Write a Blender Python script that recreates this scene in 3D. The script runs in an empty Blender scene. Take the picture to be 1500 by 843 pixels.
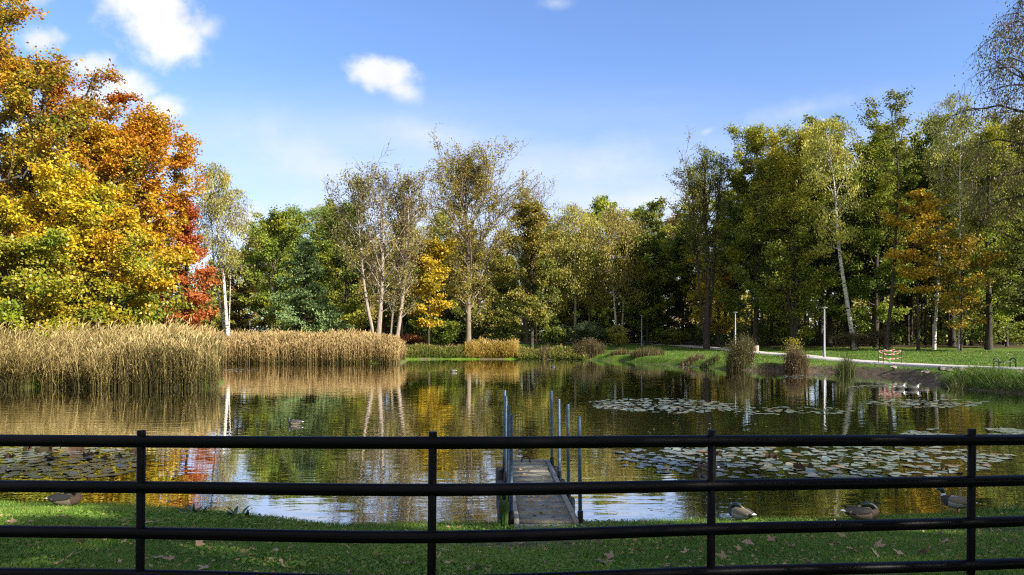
import bpy, math
import numpy as np

R = math.radians
rng = np.random.default_rng(11)
sc = bpy.context.scene
COL = sc.collection

# ------------------------------------------------------------------ measuring
FPX, CX, HY, EYE = 1100.0, 750.0, 488.0, 2.9      # focal length in photo pixels, centre column, horizon row, eye height over the water


def wx(px, d):
    return (px - CX) / FPX * d


def wz(py, d):
    return EYE - (py - HY) * d / FPX


# ------------------------------------------------------------------ terrain maths
def smooth_poly(pts, n=6):
    p = np.array(pts, float)
    m = len(p)
    out = []
    for i in range(m):
        p0, p1, p2, p3 = p[i - 1], p[i], p[(i + 1) % m], p[(i + 2) % m]
        for k in range(n):
            t = k / n
            out.append(0.5 * ((2 * p1) + (-p0 + p2) * t + (2 * p0 - 5 * p1 + 4 * p2 - p3) * t * t
                              + (-p0 + 3 * p1 - 3 * p2 + p3) * t ** 3))
    return np.array(out)


POND = smooth_poly([(-8.6, 12.45), (-14, 14), (-22, 18), (-30, 25), (-35, 33), (-33, 39.5), (-26.6, 40.2), (-20, 40.8), (-16.2, 41.6),
                    (-18.7, 48), (-23, 58), (-27, 66), (-28.5, 71), (-21, 71.5), (-12, 71.8), (-10.6, 76), (-12.4, 81.5),
                    (-4, 83), (4, 82.5), (9, 80.5), (14.6, 68.5), (17.6, 58.5), (22.6, 56), (25.2, 51), (24.2, 44), (23.5, 39.5), (24.3, 35),
                    (25.5, 28), (21, 19), (14.5, 14.2), (10.5, 12.3), (8.1, 11.9), (4.7, 11.35), (1.4, 11.2), (0, 11.1), (-2.5, 11.05),
                    (-3.4, 11.4), (-4.9, 11.85), (-6.8, 12.3)])


def pond_sd(x, y):
    """distance to the shoreline, negative in the water"""
    x = np.asarray(x, float).ravel()
    y = np.asarray(y, float).ravel()
    d2 = np.full(x.shape, 1e18)
    inside = np.zeros(x.shape, bool)
    A = POND
    B = np.roll(POND, -1, axis=0)
    for (ax, ay), (bx, by) in zip(A, B):
        ex, ey = bx - ax, by - ay
        l2 = ex * ex + ey * ey + 1e-12
        t = np.clip(((x - ax) * ex + (y - ay) * ey) / l2, 0, 1)
        d2 = np.minimum(d2, (x - ax - t * ex) ** 2 + (y - ay - t * ey) ** 2)
        c = (ay > y) != (by > y)
        if abs(ey) > 1e-12:
            inside ^= c & (x < ex * (y - ay) / ey + ax)
    d = np.sqrt(d2)
    return np.where(inside, -d, d)


def smoothstep(a, b, x):
    t = np.clip((x - a) / (b - a), 0, 1)
    return t * t * (3 - 2 * t)


def wob(x, y):
    return (np.sin(x * .9 + 1.3 * np.sin(y * .53)) + np.sin(y * 1.1 + 1.7 * np.sin(x * .61)) + .6 * np.sin(x * 2.3 + y * 1.9)) / 2.6


def ground_z(x, y, sd=None):
    x = np.asarray(x, float).ravel()
    y = np.asarray(y, float).ravel()
    if sd is None:
        sd = pond_sd(x, y)
    near = .03 + .055 * smoothstep(0, .25, sd) + .168 * np.clip(sd, 0, 7.2)
    far = .06 + .46 * smoothstep(.1, .95, sd) + .92 * (1 - np.exp(-np.clip(sd, 0, None) / 20.0))
    k = smoothstep(17, 30, y)
    h = near * (1 - k) + far * k
    h = h + .025 * wob(x * 1.2, y * 1.2) * smoothstep(.1, 1, sd) + .06 * wob(x * .21, y * .21) * smoothstep(6, 20, sd)
    return np.where(sd < 0, .02 + .6 * np.clip(sd, -1.6, 0), h)


def gz(x, y):
    return float(ground_z([x], [y])[0])


# ------------------------------------------------------------------ mesh helpers
class MB:
    """collects vertices and faces; build() links them as ONE mesh object"""

    def __init__(s):
        s.v, s.q, s.t, s.n = [], [], [], 0
        s.qm, s.tm, s.qa, s.ta = [], [], [], []

    def add(s, v, quads=None, tris=None, mat=0, tint=0.5):
        v = np.asarray(v, np.float32).reshape(-1, 3)
        if quads is not None and len(quads):
            q = np.asarray(quads, np.int64).reshape(-1, 4)
            s.q.append(q + s.n)
            s.qm.append(np.full(len(q), mat, np.int32))
            s.qa.append(np.broadcast_to(np.asarray(tint, np.float32), (len(q),)).copy())
        if tris is not None and len(tris):
            t = np.asarray(tris, np.int64).reshape(-1, 3)
            s.t.append(t + s.n)
            s.tm.append(np.full(len(t), mat, np.int32))
            s.ta.append(np.broadcast_to(np.asarray(tint, np.float32), (len(t),)).copy())
        s.v.append(v)
        s.n += len(v)
        return s

    def mesh(s, name, mats, smooth=False):
        me = bpy.data.meshes.new(name)
        v = np.concatenate(s.v)
        parts, starts, pos = [], [], 0
        mi, at = [], []
        for lst, k, m_, a_ in ((s.q, 4, s.qm, s.qa), (s.t, 3, s.tm, s.ta)):
            if lst:
                f = np.concatenate(lst)
                parts.append(f.ravel())
                starts.append(pos + np.arange(len(f)) * k)
                pos += f.size
                mi.append(np.concatenate(m_))
                at.append(np.concatenate(a_))
        loops = np.concatenate(parts).astype(np.int32)
        starts = np.concatenate(starts).astype(np.int32)
        me.vertices.add(len(v))
        me.vertices.foreach_set('co', v.ravel())
        me.loops.add(len(loops))
        me.loops.foreach_set('vertex_index', loops)
        me.polygons.add(len(starts))
        me.polygons.foreach_set('loop_start', starts)
        me.polygons.foreach_set('material_index', np.concatenate(mi))
        if smooth:
            me.polygons.foreach_set('use_smooth', np.ones(len(starts), bool))
        a = me.attributes.new('tint', 'FLOAT', 'FACE')
        a.data.foreach_set('value', np.concatenate(at).astype(np.float32))
        for m in (mats if isinstance(mats, (list, tuple)) else [mats]):
            me.materials.append(m)
        me.update(calc_edges=True)
        me.validate()
        return me

    def build(s, name, mats, parent=None, smooth=False, loc=None):
        o = bpy.data.objects.new(name, s.mesh(name, mats, smooth))
        COL.objects.link(o)
        if parent is not None:
            o.parent = parent
        if loc is not None:
            o.location = loc
        return o


def tag(o, label=None, cat=None, group=None, kind=None):
    if label:
        o['label'] = label
    if cat:
        o['category'] = cat
    if group:
        o['group'] = group
    if kind:
        o['kind'] = kind
    return o


def empty(name, loc, label, cat, group=None, rz=0.0):
    o = bpy.data.objects.new(name, None)
    COL.objects.link(o)
    o.empty_display_size = .3
    o.location = loc
    o.rotation_euler = (0, 0, rz)
    return tag(o, label, cat, group)


def dup(root, loc, rz=0.0, scale=1.0, label=None, group=None, cat=None, name=None):
    r = root.copy()
    if name:
        r.name = name
    COL.objects.link(r)
    r.location = loc
    r.rotation_euler = (0, 0, rz)
    r.scale = (scale,) * 3 if np.isscalar(scale) else scale
    for k, v in (('label', label), ('group', group), ('category', cat)):
        if v:
            r[k] = v
    for ch in list(root.children):
        c = ch.copy()
        COL.objects.link(c)
        c.parent = r
        for g in ch.children:
            d = g.copy()
            COL.objects.link(d)
            d.parent = c
    return r


def norm(v):
    return v / np.maximum(np.linalg.norm(v, axis=-1, keepdims=True), 1e-9)


def batch_tubes(mb, P, Rr, sides=5, mat=0, tint=.5, cap=False):
    """P (B,n,3) centre lines, Rr (B,n) radii"""
    P = np.asarray(P, float)
    Rr = np.asarray(Rr, float)
    if P.ndim == 2:
        P, Rr = P[None], Rr[None]
    B, n, _ = P.shape
    T = norm(np.gradient(P, axis=1))
    ref = np.where(np.abs(T.mean(1))[:, 2:3] > .8, np.array([[1., .1, 0]]), np.array([[.05, .02, 1.]]))[:, None, :]
    N = norm(np.cross(T, np.broadcast_to(ref, T.shape)))
    Bn = np.cross(T, N)
    a = np.arange(sides) / sides * 2 * np.pi
    V = P[:, :, None, :] + Rr[:, :, None, None] * (np.cos(a)[None, None, :, None] * N[:, :, None, :] + np.sin(a)[None, None, :, None] * Bn[:, :, None, :])
    idx = np.arange(B * n * sides).reshape(B, n, sides)
    i0 = idx[:, :-1, :]
    i1 = idx[:, 1:, :]
    q = np.stack([i0, np.roll(i0, -1, 2), np.roll(i1, -1, 2), i1], -1).reshape(-1, 4)
    mb.add(V.reshape(-1, 3), quads=q, mat=mat, tint=tint)
    if cap:
        for b in range(B):
            for e, sgn in ((0, 1), (n - 1, -1)):
                ring = V[b, e]
                vv = np.vstack([ring, P[b, e][None]])
                tr = [((k + 1) % sides, k, sides) if sgn > 0 else (k, (k + 1) % sides, sides) for k in range(sides)]
                mb.add(vv, tris=tr, mat=mat, tint=tint)
    return mb


def ribbons(mb, P, Wd, side, mat=0, tint=.5):
    """P (B,n,3), Wd (B,n) full widths, side (B,3)"""
    B, n, _ = P.shape
    S = side[:, None, :] * (Wd[:, :, None] * .5)
    V = np.stack([P - S, P + S], 2)
    idx = np.arange(B * n * 2).reshape(B, n, 2)
    q = np.stack([idx[:, :-1, 0], idx[:, :-1, 1], idx[:, 1:, 1], idx[:, 1:, 0]], -1).reshape(-1, 4)
    tint = np.asarray(tint, float)
    t = tint.ravel() if tint.ndim == 2 else np.repeat(np.broadcast_to(tint, (B,)), n - 1)
    mb.add(V.reshape(-1, 3), quads=q, mat=mat, tint=t)
    return mb


def box(mb, c, s, rz=0.0, mat=0, tint=.5, bev=0.0):
    """box with optional chamfer on the vertical edges and rims"""
    hx, hy, hz = s[0] / 2, s[1] / 2, s[2] / 2
    if bev <= 0:
        v = np.array([[x, y, z] for z in (-hz, hz) for x, y in ((-hx, -hy), (hx, -hy), (hx, hy), (-hx, hy))])
        q = [(3, 2, 1, 0), (4, 5, 6, 7), (0, 1, 5, 4), (1, 2, 6, 5), (2, 3, 7, 6), (3, 0, 4, 7)]
        t = None
    else:
        b = bev

        def ring(ix, iy, z):
            return [[x, y, z] for x, y in ((-ix, -iy + b), (-ix + b, -iy), (ix - b, -iy), (ix, -iy + b), (ix, iy - b), (ix - b, iy), (-ix + b, iy), (-ix, iy - b))]
        v = np.array(ring(hx - b, hy - b, -hz) + ring(hx, hy, -hz + b) + ring(hx, hy, hz - b) + ring(hx - b, hy - b, hz))
        q = []
        for r in range(3):
            for k in range(8):
                a0, a1 = r * 8 + k, r * 8 + (k + 1) % 8
                q.append((a0, a1, a1 + 8, a0 + 8))
        q += [(24, 25, 26, 27), (24, 27, 28, 31), (28, 29, 30, 31), (3, 2, 1, 0), (7, 4, 3, 0), (7, 6, 5, 4)]
    c_, s_ = math.cos(rz), math.sin(rz)
    v = v @ np.array([[c_, s_, 0], [-s_, c_, 0], [0, 0, 1]]) + np.asarray(c, float)
    mb.add(v, quads=q, mat=mat, tint=tint)
    return mb


def lathe(mb, c, prof, sides=20, mat=0):
    prof = np.asarray(prof, float)
    a = np.arange(sides) / sides * 2 * np.pi
    V = np.stack([prof[:, 0, None] * np.cos(a), prof[:, 0, None] * np.sin(a), np.repeat(prof[:, 1, None], sides, 1)], -1) + np.asarray(c, float)
    n = len(prof)
    idx = np.arange(n * sides).reshape(n, sides)
    q = np.stack([idx[:-1], np.roll(idx[:-1], -1, 1), np.roll(idx[1:], -1, 1), idx[1:]], -1).reshape(-1, 4)
    mb.add(V.reshape(-1, 3), quads=q, mat=mat)
    return mb


# ------------------------------------------------------------------ materials
def new_mat(name):
    m = bpy.data.materials.new(name)
    m.use_nodes = True
    nt = m.node_tree
    nt.nodes.clear()
    out = nt.nodes.new('ShaderNodeOutputMaterial')
    return m, nt, out


def L(nt, a, b):
    nt.links.new(a, b)


def ramp(nt, fac, cols, pos=None):
    r = nt.nodes.new('ShaderNodeValToRGB')
    e = r.color_ramp.elements
    n = len(cols)
    pos = pos or [i / (n - 1) for i in range(n)]
    e[0].position, e[0].color = pos[0], (*cols[0], 1)
    e[1].position, e[1].color = pos[-1], (*cols[-1], 1)
    for i in range(1, n - 1):
        x = e.new(pos[i])
        x.color = (*cols[i], 1)
    if fac is not None:
        L(nt, fac, r.inputs[0])
    return r


def noise(nt, scale, detail=4, vec=None, rough=.55, obj=True, stretch=None):
    tc = nt.nodes.new('ShaderNodeTexCoord')
    n = nt.nodes.new('ShaderNodeTexNoise')
    n.inputs['Scale'].default_value = scale
    n.inputs['Detail'].default_value = detail
    n.inputs['Roughness'].default_value = rough
    src = tc.outputs['Object']
    if stretch:
        mp = nt.nodes.new('ShaderNodeMapping')
        mp.inputs['Scale'].default_value = stretch
        L(nt, src, mp.inputs[0])
        src = mp.outputs[0]
    L(nt, src, n.inputs['Vector'])
    return n.outputs['Fac']


def mixc(nt, fac, a, b, mode='MIX'):
    m = nt.nodes.new('ShaderNodeMix')
    m.data_type = 'RGBA'
    m.blend_type = mode
    for sock, val in ((m.inputs[0], fac), (m.inputs[6], a), (m.inputs[7], b)):
        if hasattr(val, 'is_output'):
            L(nt, val, sock)
        elif isinstance(val, (tuple, list)):
            sock.default_value = (*val, 1)
        else:
            sock.default_value = val
    return m.outputs[2]


def math_n(nt, op, a, b=None, c=None, clamp=False):
    m = nt.nodes.new('ShaderNodeMath')
    m.operation = op
    m.use_clamp = clamp
    for i, v in enumerate((a, b, c)):
        if v is None:
            continue
        if hasattr(v, 'is_output'):
            L(nt, v, m.inputs[i])
        else:
            m.inputs[i].default_value = v
    return m.outputs[0]


def attr(nt, name='tint'):
    a = nt.nodes.new('ShaderNodeAttribute')
    a.attribute_name = name
    return a.outputs['Fac']


def leaf_mat(name, cols, trans=.38, jitter=.12, pos=None, gloss=.02):
    m, nt, out = new_mat(name)
    col = ramp(nt, attr(nt), cols, pos).outputs[0]
    oi = nt.nodes.new('ShaderNodeObjectInfo')
    hs = nt.nodes.new('ShaderNodeHueSaturation')
    L(nt, col, hs.inputs['Color'])
    v = math_n(nt, 'MULTIPLY_ADD', oi.outputs['Random'], jitter * 2, 1 - jitter)
    h = math_n(nt, 'MULTIPLY_ADD', oi.outputs['Random'], .03, .485)
    L(nt, v, hs.inputs['Value'])
    L(nt, h, hs.inputs['Hue'])
    col = hs.outputs[0]
    d = nt.nodes.new('ShaderNodeBsdfDiffuse')
    t = nt.nodes.new('ShaderNodeBsdfTranslucent')
    L(nt, col, d.inputs[0])
    L(nt, col, t.inputs[0])
    mx = nt.nodes.new('ShaderNodeMixShader')
    mx.inputs[0].default_value = trans
    L(nt, d.outputs[0], mx.inputs[1])
    L(nt, t.outputs[0], mx.inputs[2])
    if gloss > 0:
        g = nt.nodes.new('ShaderNodeBsdfGlossy')
        g.inputs['Roughness'].default_value = .45
        m2 = nt.nodes.new('ShaderNodeMixShader')
        m2.inputs[0].default_value = gloss
        L(nt, mx.outputs[0], m2.inputs[1])
        L(nt, g.outputs[0], m2.inputs[2])
        mx = m2
    L(nt, mx.outputs[0], out.inputs[0])
    return m


def princ(name, col, rough=.6, metal=0.0, noise_cols=None, nscale=8, bump=0.0, bscale=30, stretch=None, spec=.5):
    m, nt, out = new_mat(name)
    p = nt.nodes.new('ShaderNodeBsdfPrincipled')
    p.inputs['Roughness'].default_value = rough
    p.inputs['Metallic'].default_value = metal
    p.inputs['Specular IOR Level'].default_value = spec
    if noise_cols:
        f = noise(nt, nscale, 5, stretch=stretch)
        L(nt, ramp(nt, f, noise_cols, [.3 + .4 * i / (len(noise_cols) - 1) for i in range(len(noise_cols))]).outputs[0], p.inputs['Base Color'])
    else:
        p.inputs['Base Color'].default_value = (*col, 1)
    if bump > 0:
        b = nt.nodes.new('ShaderNodeBump')
        b.inputs['Strength'].default_value = bump
        b.inputs['Distance'].default_value = .02
        L(nt, noise(nt, bscale, 5, stretch=stretch), b.inputs['Height'])
        L(nt, b.outputs[0], p.inputs['Normal'])
    L(nt, p.outputs[0], out.inputs[0])
    return m


# crowns (real leaf colours)
M_OAK = leaf_mat('oak_leaves', [(.06, .11, .012), (.20, .20, .02), (.42, .26, .02), (.48, .20, .015), (.34, .11, .015)], .42)
M_GOLD = leaf_mat('gold_leaves', [(.08, .14, .012), (.22, .23, .018), (.46, .34, .02), (.55, .34, .015), (.50, .22, .015)], .42)
M_LIME = leaf_mat('lime_leaves', [(.08, .15, .014), (.18, .26, .02), (.34, .34, .024), (.46, .34, .024)], .42)
M_RED = leaf_mat('red_leaves', [(.14, .04, .015), (.34, .085, .022), (.46, .14, .032), (.42, .19, .04)], .4)
M_BIRCH = leaf_mat('birch_leaves', [(.15, .19, .04), (.27, .29, .06), (.40, .37, .075), (.52, .43, .075)], .4)
M_GREEN = leaf_mat('green_leaves', [(.055, .085, .018), (.115, .148, .024), (.19, .205, .03), (.31, .275, .036)], .38)
M_GREENGOLD = leaf_mat('green_gold_leaves', [(.075, .12, .02), (.155, .21, .026), (.28, .30, .034), (.46, .40, .036)], .4)
M_YELLOW = leaf_mat('yellow_leaves', [(.13, .15, .015), (.36, .28, .018), (.52, .36, .02), (.52, .30, .02)], .42)
M_SPRUCE = leaf_mat('blue_green_needles', [(.10, .145, .06), (.17, .235, .085), (.24, .31, .11), (.31, .35, .12)], .25)
M_OLIVE = leaf_mat('olive_leaves', [(.14, .14, .03), (.235, .215, .04), (.33, .285, .055), (.42, .34, .06)], .38)
M_RUSSET = leaf_mat('russet_leaves', [(.075, .11, .02), (.17, .19, .032), (.28, .24, .042), (.34, .22, .046)], .38)
M_GREY = leaf_mat('grey_olive_leaves', [(.12, .11, .04), (.19, .165, .055), (.26, .22, .075), (.31, .25, .09)], .35)
M_AMBER = leaf_mat('amber_leaves', [(.18, .15, .018), (.40, .30, .022), (.56, .40, .025), (.54, .31, .022)], .42)
M_SHRUBRED = leaf_mat('rust_shrub_leaves', [(.14, .07, .025), (.30, .12, .04), (.38, .18, .05), (.24, .14, .04)], .3)
M_BROWNTWIG = leaf_mat('brown_twig_leaves', [(.06, .05, .025), (.10, .085, .035), (.13, .11, .04), (.09, .10, .03)], .3)
# straw and grasses
M_REED = leaf_mat('reed_straw', [(.075, .06, .02), (.27, .19, .07), (.52, .37, .16), (.66, .51, .27)], .3, .03, gloss=.02)
M_REEDGREEN = leaf_mat('reed_green', [(.10, .15, .025), (.22, .23, .045), (.36, .31, .09), (.50, .40, .16)], .3, .03, gloss=.02)
M_GOLDREED = leaf_mat('golden_reed', [(.16, .12, .02), (.36, .26, .05), (.55, .40, .10), (.60, .46, .16)], .35, .03, gloss=0)
M_PLUME = leaf_mat('reed_plume', [(.28, .19, .08), (.46, .34, .16), (.60, .47, .25)], .3, .03, gloss=0)
M_SEDGE = leaf_mat('sedge_brown', [(.04, .038, .015), (.08, .066, .025), (.13, .10, .04), (.08, .095, .025)], .3, .06, gloss=.02)
M_SEDGERED = leaf_mat('sedge_russet', [(.06, .042, .024), (.11, .075, .038), (.15, .105, .05), (.12, .11, .045)], .3, .06, gloss=.02)
M_SEDGEGREEN = leaf_mat('sedge_green', [(.035, .05, .015), (.06, .08, .02), (.10, .11, .03), (.16, .14, .05)], .3, .06, gloss=.02)
M_GRASS = leaf_mat('lawn_blades', [(.06, .125, .014), (.115, .21, .02), (.18, .265, .028), (.31, .31, .065)], .35, .0, gloss=.03)
M_GRASSFAR = leaf_mat('bank_grass_blades', [(.045, .092, .014), (.078, .135, .02), (.115, .17, .028), (.20, .205, .055)], .35, .0, gloss=.02)
M_IRIS = leaf_mat('iris_blades', [(.03, .08, .012), (.05, .12, .018), (.09, .16, .02)], .3, .0, gloss=.05)
M_HOSTA = leaf_mat('broad_leaf', [(.02, .06, .015), (.03, .085, .02), (.045, .11, .025)], .25, .0, gloss=.08)
M_DRYLEAF = leaf_mat('dry_leaf', [(.24, .13, .06), (.38, .24, .13), (.46, .33, .21), (.30, .22, .16)], .25, .18, gloss=.04)
M_LITTER = leaf_mat('leaf_litter_bits', [(.20, .12, .05), (.34, .22, .10), (.42, .30, .15), (.30, .24, .06)], .2, .0, gloss=.02)


def twiggy(m, twig=(.10, .07, .045)):
    nt_ = m.node_tree
    p = next(n for n in nt_.nodes if n.type == 'BSDF_PRINCIPLED')
    src = p.inputs['Base Color'].links[0].from_socket
    f = math_n(nt_, 'MULTIPLY_ADD', attr(nt_), 1.6, -.15, clamp=True)
    L(nt_, mixc(nt_, f, twig, src), p.inputs['Base Color'])
    return m


def bark(name, cols, scale=6, stretch=(1, 1, .25), bump=.6):
    return twiggy(princ(name, None, .9, 0, cols, scale, bump, scale * 2, stretch, .2))


M_BARK = bark('grey_brown_bark', [(.055, .042, .032), (.10, .08, .06), (.15, .125, .10)])
M_BARKDARK = bark('dark_bark', [(.025, .02, .016), (.045, .037, .03), (.07, .058, .046)])
M_BARKPALE = bark('pale_poplar_bark', [(.15, .12, .09), (.25, .205, .16), (.33, .285, .235)])
M_BARKTWIG = bark('twig_bark', [(.11, .085, .06), (.17, .135, .10), (.22, .18, .14)])


def birch_bark():
    m, nt, out = new_mat('birch_bark')
    p = nt.nodes.new('ShaderNodeBsdfPrincipled')
    p.inputs['Roughness'].default_value = .75
    p.inputs['Specular IOR Level'].default_value = .25
    n1 = noise(nt, 3.2, 4, stretch=(1, 1, 3.4))
    n2 = noise(nt, .9, 3)
    a = ramp(nt, n1, [(.03, .027, .025), (.06, .052, .048), (.50, .475, .43), (.60, .575, .53)], [.0, .40, .46, 1]).outputs[0]
    c = mixc(nt, n2, a, (.9, .86, .8), 'MULTIPLY')
    L(nt, c, p.inputs['Base Color'])
    L(nt, p.outputs[0], out.inputs[0])
    return twiggy(m, (.07, .045, .032))


M_BIRCHBARK = birch_bark()


# ------------------------------------------------------------------ trees
PROF = {
    'round': lambda u: np.sin(np.pi * np.clip(u * .86 + .12, 0, 1)) ** .7,
    'broad': lambda u: np.clip(np.sin(np.pi * np.clip(u * .74 + .22, 0, 1)), 0, 1) ** .6,
    'low': lambda u: np.clip(np.sin(np.pi * np.clip(u * .62 + .34, 0, 1)), 0, 1) ** .8,
    'cone': lambda u: (1 - u) ** .85 + .05,
    'vase': lambda u: np.sin(np.pi * np.clip(u * .68 + .14, 0, 1)) ** .9,
    'column': lambda u: np.clip(np.sin(np.pi * np.clip(u * .9 + .06, 0, 1)), .05, 1) ** .4,
    'umbrella': lambda u: .25 + .75 * smoothstep(.15, .75, u),
}


def gen_stem(wood, r, H, Rad, cb=.25, prof='round', tr=.25, nprim=26, nsec=6, nter=3, e0=15, e1=65, up=.15, droop=0.0, wsides=(9, 6, 4, 3),
             leaves=20000, ls=.22, la=.62, sig=.45, lean=(0, 0), bend=(0, 0), off=(0, 0), grad=0.0, hang=False, flat=.7, twig=1.0,
             tiers=False, lmin=.30, tmean=.5, ctint=.30, snag=0, sweep=(0., 360.)):
    """one stem: trunk, limbs, branches, twigs into `wood`; returns leaf anchors' quads and their tints"""
    n = 14
    t = np.linspace(0, 1, n)
    trunk = np.zeros((n, 3))
    trunk[:, 2] = t * H * .97
    ph = r.uniform(0, 6.28, 4)
    trunk[:, 0] = .012 * H * np.sin(t * 5 + ph[0]) * t + .006 * H * np.sin(t * 11 + ph[1]) * t
    trunk[:, 1] = .012 * H * np.sin(t * 5 + ph[2]) * t + .006 * H * np.sin(t * 11 + ph[3]) * t
    trad = tr * ((1 - t) ** .8 * .93 + .05)
    trad[0] *= 1.28
    # limbs
    u = np.sort(np.clip((np.arange(nprim) + r.uniform(-.4, .4, nprim)) / max(nprim - 1, 1), 0, 1))
    if tiers:
        u = np.clip(np.round(u * (nprim / 5)) / (nprim / 5) + r.normal(0, .008, nprim), 0, 1)
    tt = cb + (0.985 - cb) * u
    S = np.stack([np.interp(tt, t, trunk[:, k]) for k in range(3)], -1)
    az = R(sweep[0]) + (np.arange(nprim) * 2.39996 % (2 * np.pi)) / (2 * np.pi) * R(sweep[1]) + r.uniform(-.35, .35, nprim)
    el = np.radians(e0 + (e1 - e0) * u + r.normal(0, 6, nprim))
    reach = Rad * PROF[prof](u) * r.uniform(.5, 1.12, nprim)
    Lp = np.maximum(reach / np.maximum(np.cos(el), .28), .06 * H * .4)
    Lp = np.minimum(Lp, np.maximum((H * 1.01 - S[:, 2]) / np.maximum(np.sin(el) + up, .18), .5) if e1 > 10 else Lp)
    D = np.stack([np.cos(az) * np.cos(el), np.sin(az) * np.cos(el), np.sin(el)], -1)
    m = 8
    s = np.linspace(0, 1, m)
    P1 = S[:, None, :] + D[:, None, :] * (Lp[:, None] * s)[..., None]
    P1[..., 2] += Lp[:, None] * (up * s ** 2 - droop * s ** 2.4)
    jit = np.cumsum(r.normal(0, .028, (nprim, m, 3)), 1) * Lp[:, None, None]
    jit -= jit[:, :1]
    P1 += jit
    r1 = np.interp(tt, t, trad)[:, None] * .52 * (1 - s * .86)
    r1 = np.minimum(r1, (Lp * .022 + .012)[:, None] * (1 - s * .84))
    # secondaries
    k = nprim * nsec
    pi = np.repeat(np.arange(nprim), nsec)
    ss = np.clip(np.tile((np.arange(nsec) + .6) / nsec, nprim) * .8 + .2 + r.uniform(-.07, .07, k), .12, .99)

    def at(P, i, sv, mm):
        f = sv * (mm - 1)
        a = np.minimum(f.astype(int), mm - 2)
        w = (f - a)[:, None]
        return P[i, a] * (1 - w) + P[i, a + 1] * w, norm(P[i, a + 1] - P[i, a])
    S2, T2 = at(P1, pi, ss, m)
    d2 = norm(T2 + r.normal(0, .62, (k, 3)) * np.array([1, 1, .75]) + np.array([0, 0, .16 * (e1 > 10)]))
    L2 = Lp[pi] * r.uniform(.24, .5, k) * (1.12 - .55 * ss) + .12
    m2 = 5
    s2 = np.linspace(0, 1, m2)
    P2 = S2[:, None, :] + d2[:, None, :] * (L2[:, None] * s2)[..., None]
    P2[..., 2] += L2[:, None] * ((up * .7) * s2 ** 2 - droop * 1.1 * s2 ** 2)
    P2[:, 1:] += np.cumsum(r.normal(0, .04, (k, m2 - 1, 3)), 1) * L2[:, None, None]
    r2 = np.minimum((L2 * .016 + .006), np.interp(ss, [0, 1], [1, .3]) * .06 + .004)[:, None] * (1 - .8 * s2)
    # twigs
    k3 = k * nter
    pi3 = np.repeat(np.arange(k), nter)
    s3 = np.clip(np.tile((np.arange(nter) + .7) / nter, k) * .8 + .2 + r.uniform(-.1, .1, k3), .1, 1)
    S3, T3 = at(P2, pi3, s3, m2)
    d3 = norm(T3 + r.normal(0, .6, (k3, 3)) + np.array([0, 0, .2 * (e1 > 10) - 1.2 * hang]))
    L3 = (L2[pi3] * r.uniform(.3, .62, k3) + .12) * twig
    P3 = S3[:, None, :] + d3[:, None, :] * (L3[:, None] * np.array([0, .5, 1.]))[..., None]
    P3[:, 1:, 2] -= L3[:, None] * (np.array([.16, .5]) * (droop + .75 * hang))
    P3[:, 1] += r.normal(0, .05, (k3, 3)) * L3[:, None]
    r3 = (L3 * .010 + .004)[:, None] * np.array([1., .7, .3])

    zmax = max(float(np.percentile(P2[..., 2], 99.7)), H)

    def soft(p):
        q = p.copy()
        z = q[..., 2]
        q[..., 2] = np.where(z > .45 * H, .45 * H + (z - .45 * H) * (.555 * H / (zmax - .45 * H + .01 * H)), z)
        return q

    # leaves
    npool = int(leaves)
    dens = np.clip(r.gamma(1.1, 1.0, k), .12, 3.2)
    if npool:
        w3 = L3 * dens[pi3]
        w3 = w3 / w3.sum()
        c3 = r.choice(k3, int(npool * .68), p=w3)
        f3 = r.uniform(.15, 1.05, len(c3))
        p3 = P3[c3, 0] * (1 - f3)[:, None] + P3[c3, 2] * f3[:, None]
        w2 = L2 * dens
        w2 = w2 / w2.sum()
        c2 = r.choice(k, npool - len(c3), p=w2)
        f2 = r.uniform(lmin, 1.0, len(c2))
        p2, _ = at(P2, c2, np.clip(f2, 0, .999), m2)
        pos = np.concatenate([p3, p2])
        own = np.concatenate([pi3[c3], c2])
        pos = pos + r.normal(0, 1, pos.shape) * sig * np.array([1, 1, flat])
        if hang:
            pos[:, 2] -= np.abs(r.normal(0, sig * 1.3, len(pos)))
        pos = soft(pos)
        clump = r.uniform(0, 1, k)
        limb = r.uniform(0, 1, nprim)
        tint = tmean + ctint * (clump[own] - .5) * 1.3 + .34 * (limb[pi[own]] - .5) + r.normal(0, .10, len(pos)) + grad * (pos[:, 2] / H - .55)
        nrm = norm(r.normal(0, .75, pos.shape) + np.array([0, 0, .55]) + .35 * norm(pos - np.array([0, 0, H * .5])))
        ax = norm(np.cross(nrm, r.normal(0, 1, pos.shape) + 1e-3))
        if hang:
            ax = norm(ax * .5 + np.array([0, 0, -1.]))
        bx = np.cross(nrm, ax)
        sz = ls * r.uniform(.55, 1.3, len(pos))
        A = ax * (sz * .5)[:, None]
        Bv = bx * (sz * .5 * la)[:, None]
        V = np.stack([pos - A, pos + Bv - A * .1, pos + A, pos - Bv - A * .1], 1).reshape(-1, 3)
    else:
        V = np.zeros((0, 3))
        tint = np.zeros(0)

    def warp(p):
        z = p[..., 2] / H
        q = p.copy()
        q[..., 0] += off[0] + lean[0] * z + bend[0] * np.sin(np.pi * np.clip(z, 0, 1))
        q[..., 1] += off[1] + lean[1] * z + bend[1] * np.sin(np.pi * np.clip(z, 0, 1))
        return q
    tp = warp(trunk)
    tp[0, 2] -= .25
    batch_tubes(wood, tp[None], trad[None], wsides[0], tint=1.0)
    batch_tubes(wood, soft(warp(P1)), r1, wsides[1], tint=.75)
    batch_tubes(wood, soft(warp(P2)), r2, wsides[2], tint=.25)
    if nter and wsides[3]:
        batch_tubes(wood, soft(warp(P3)), r3, wsides[3], tint=.05)
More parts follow.
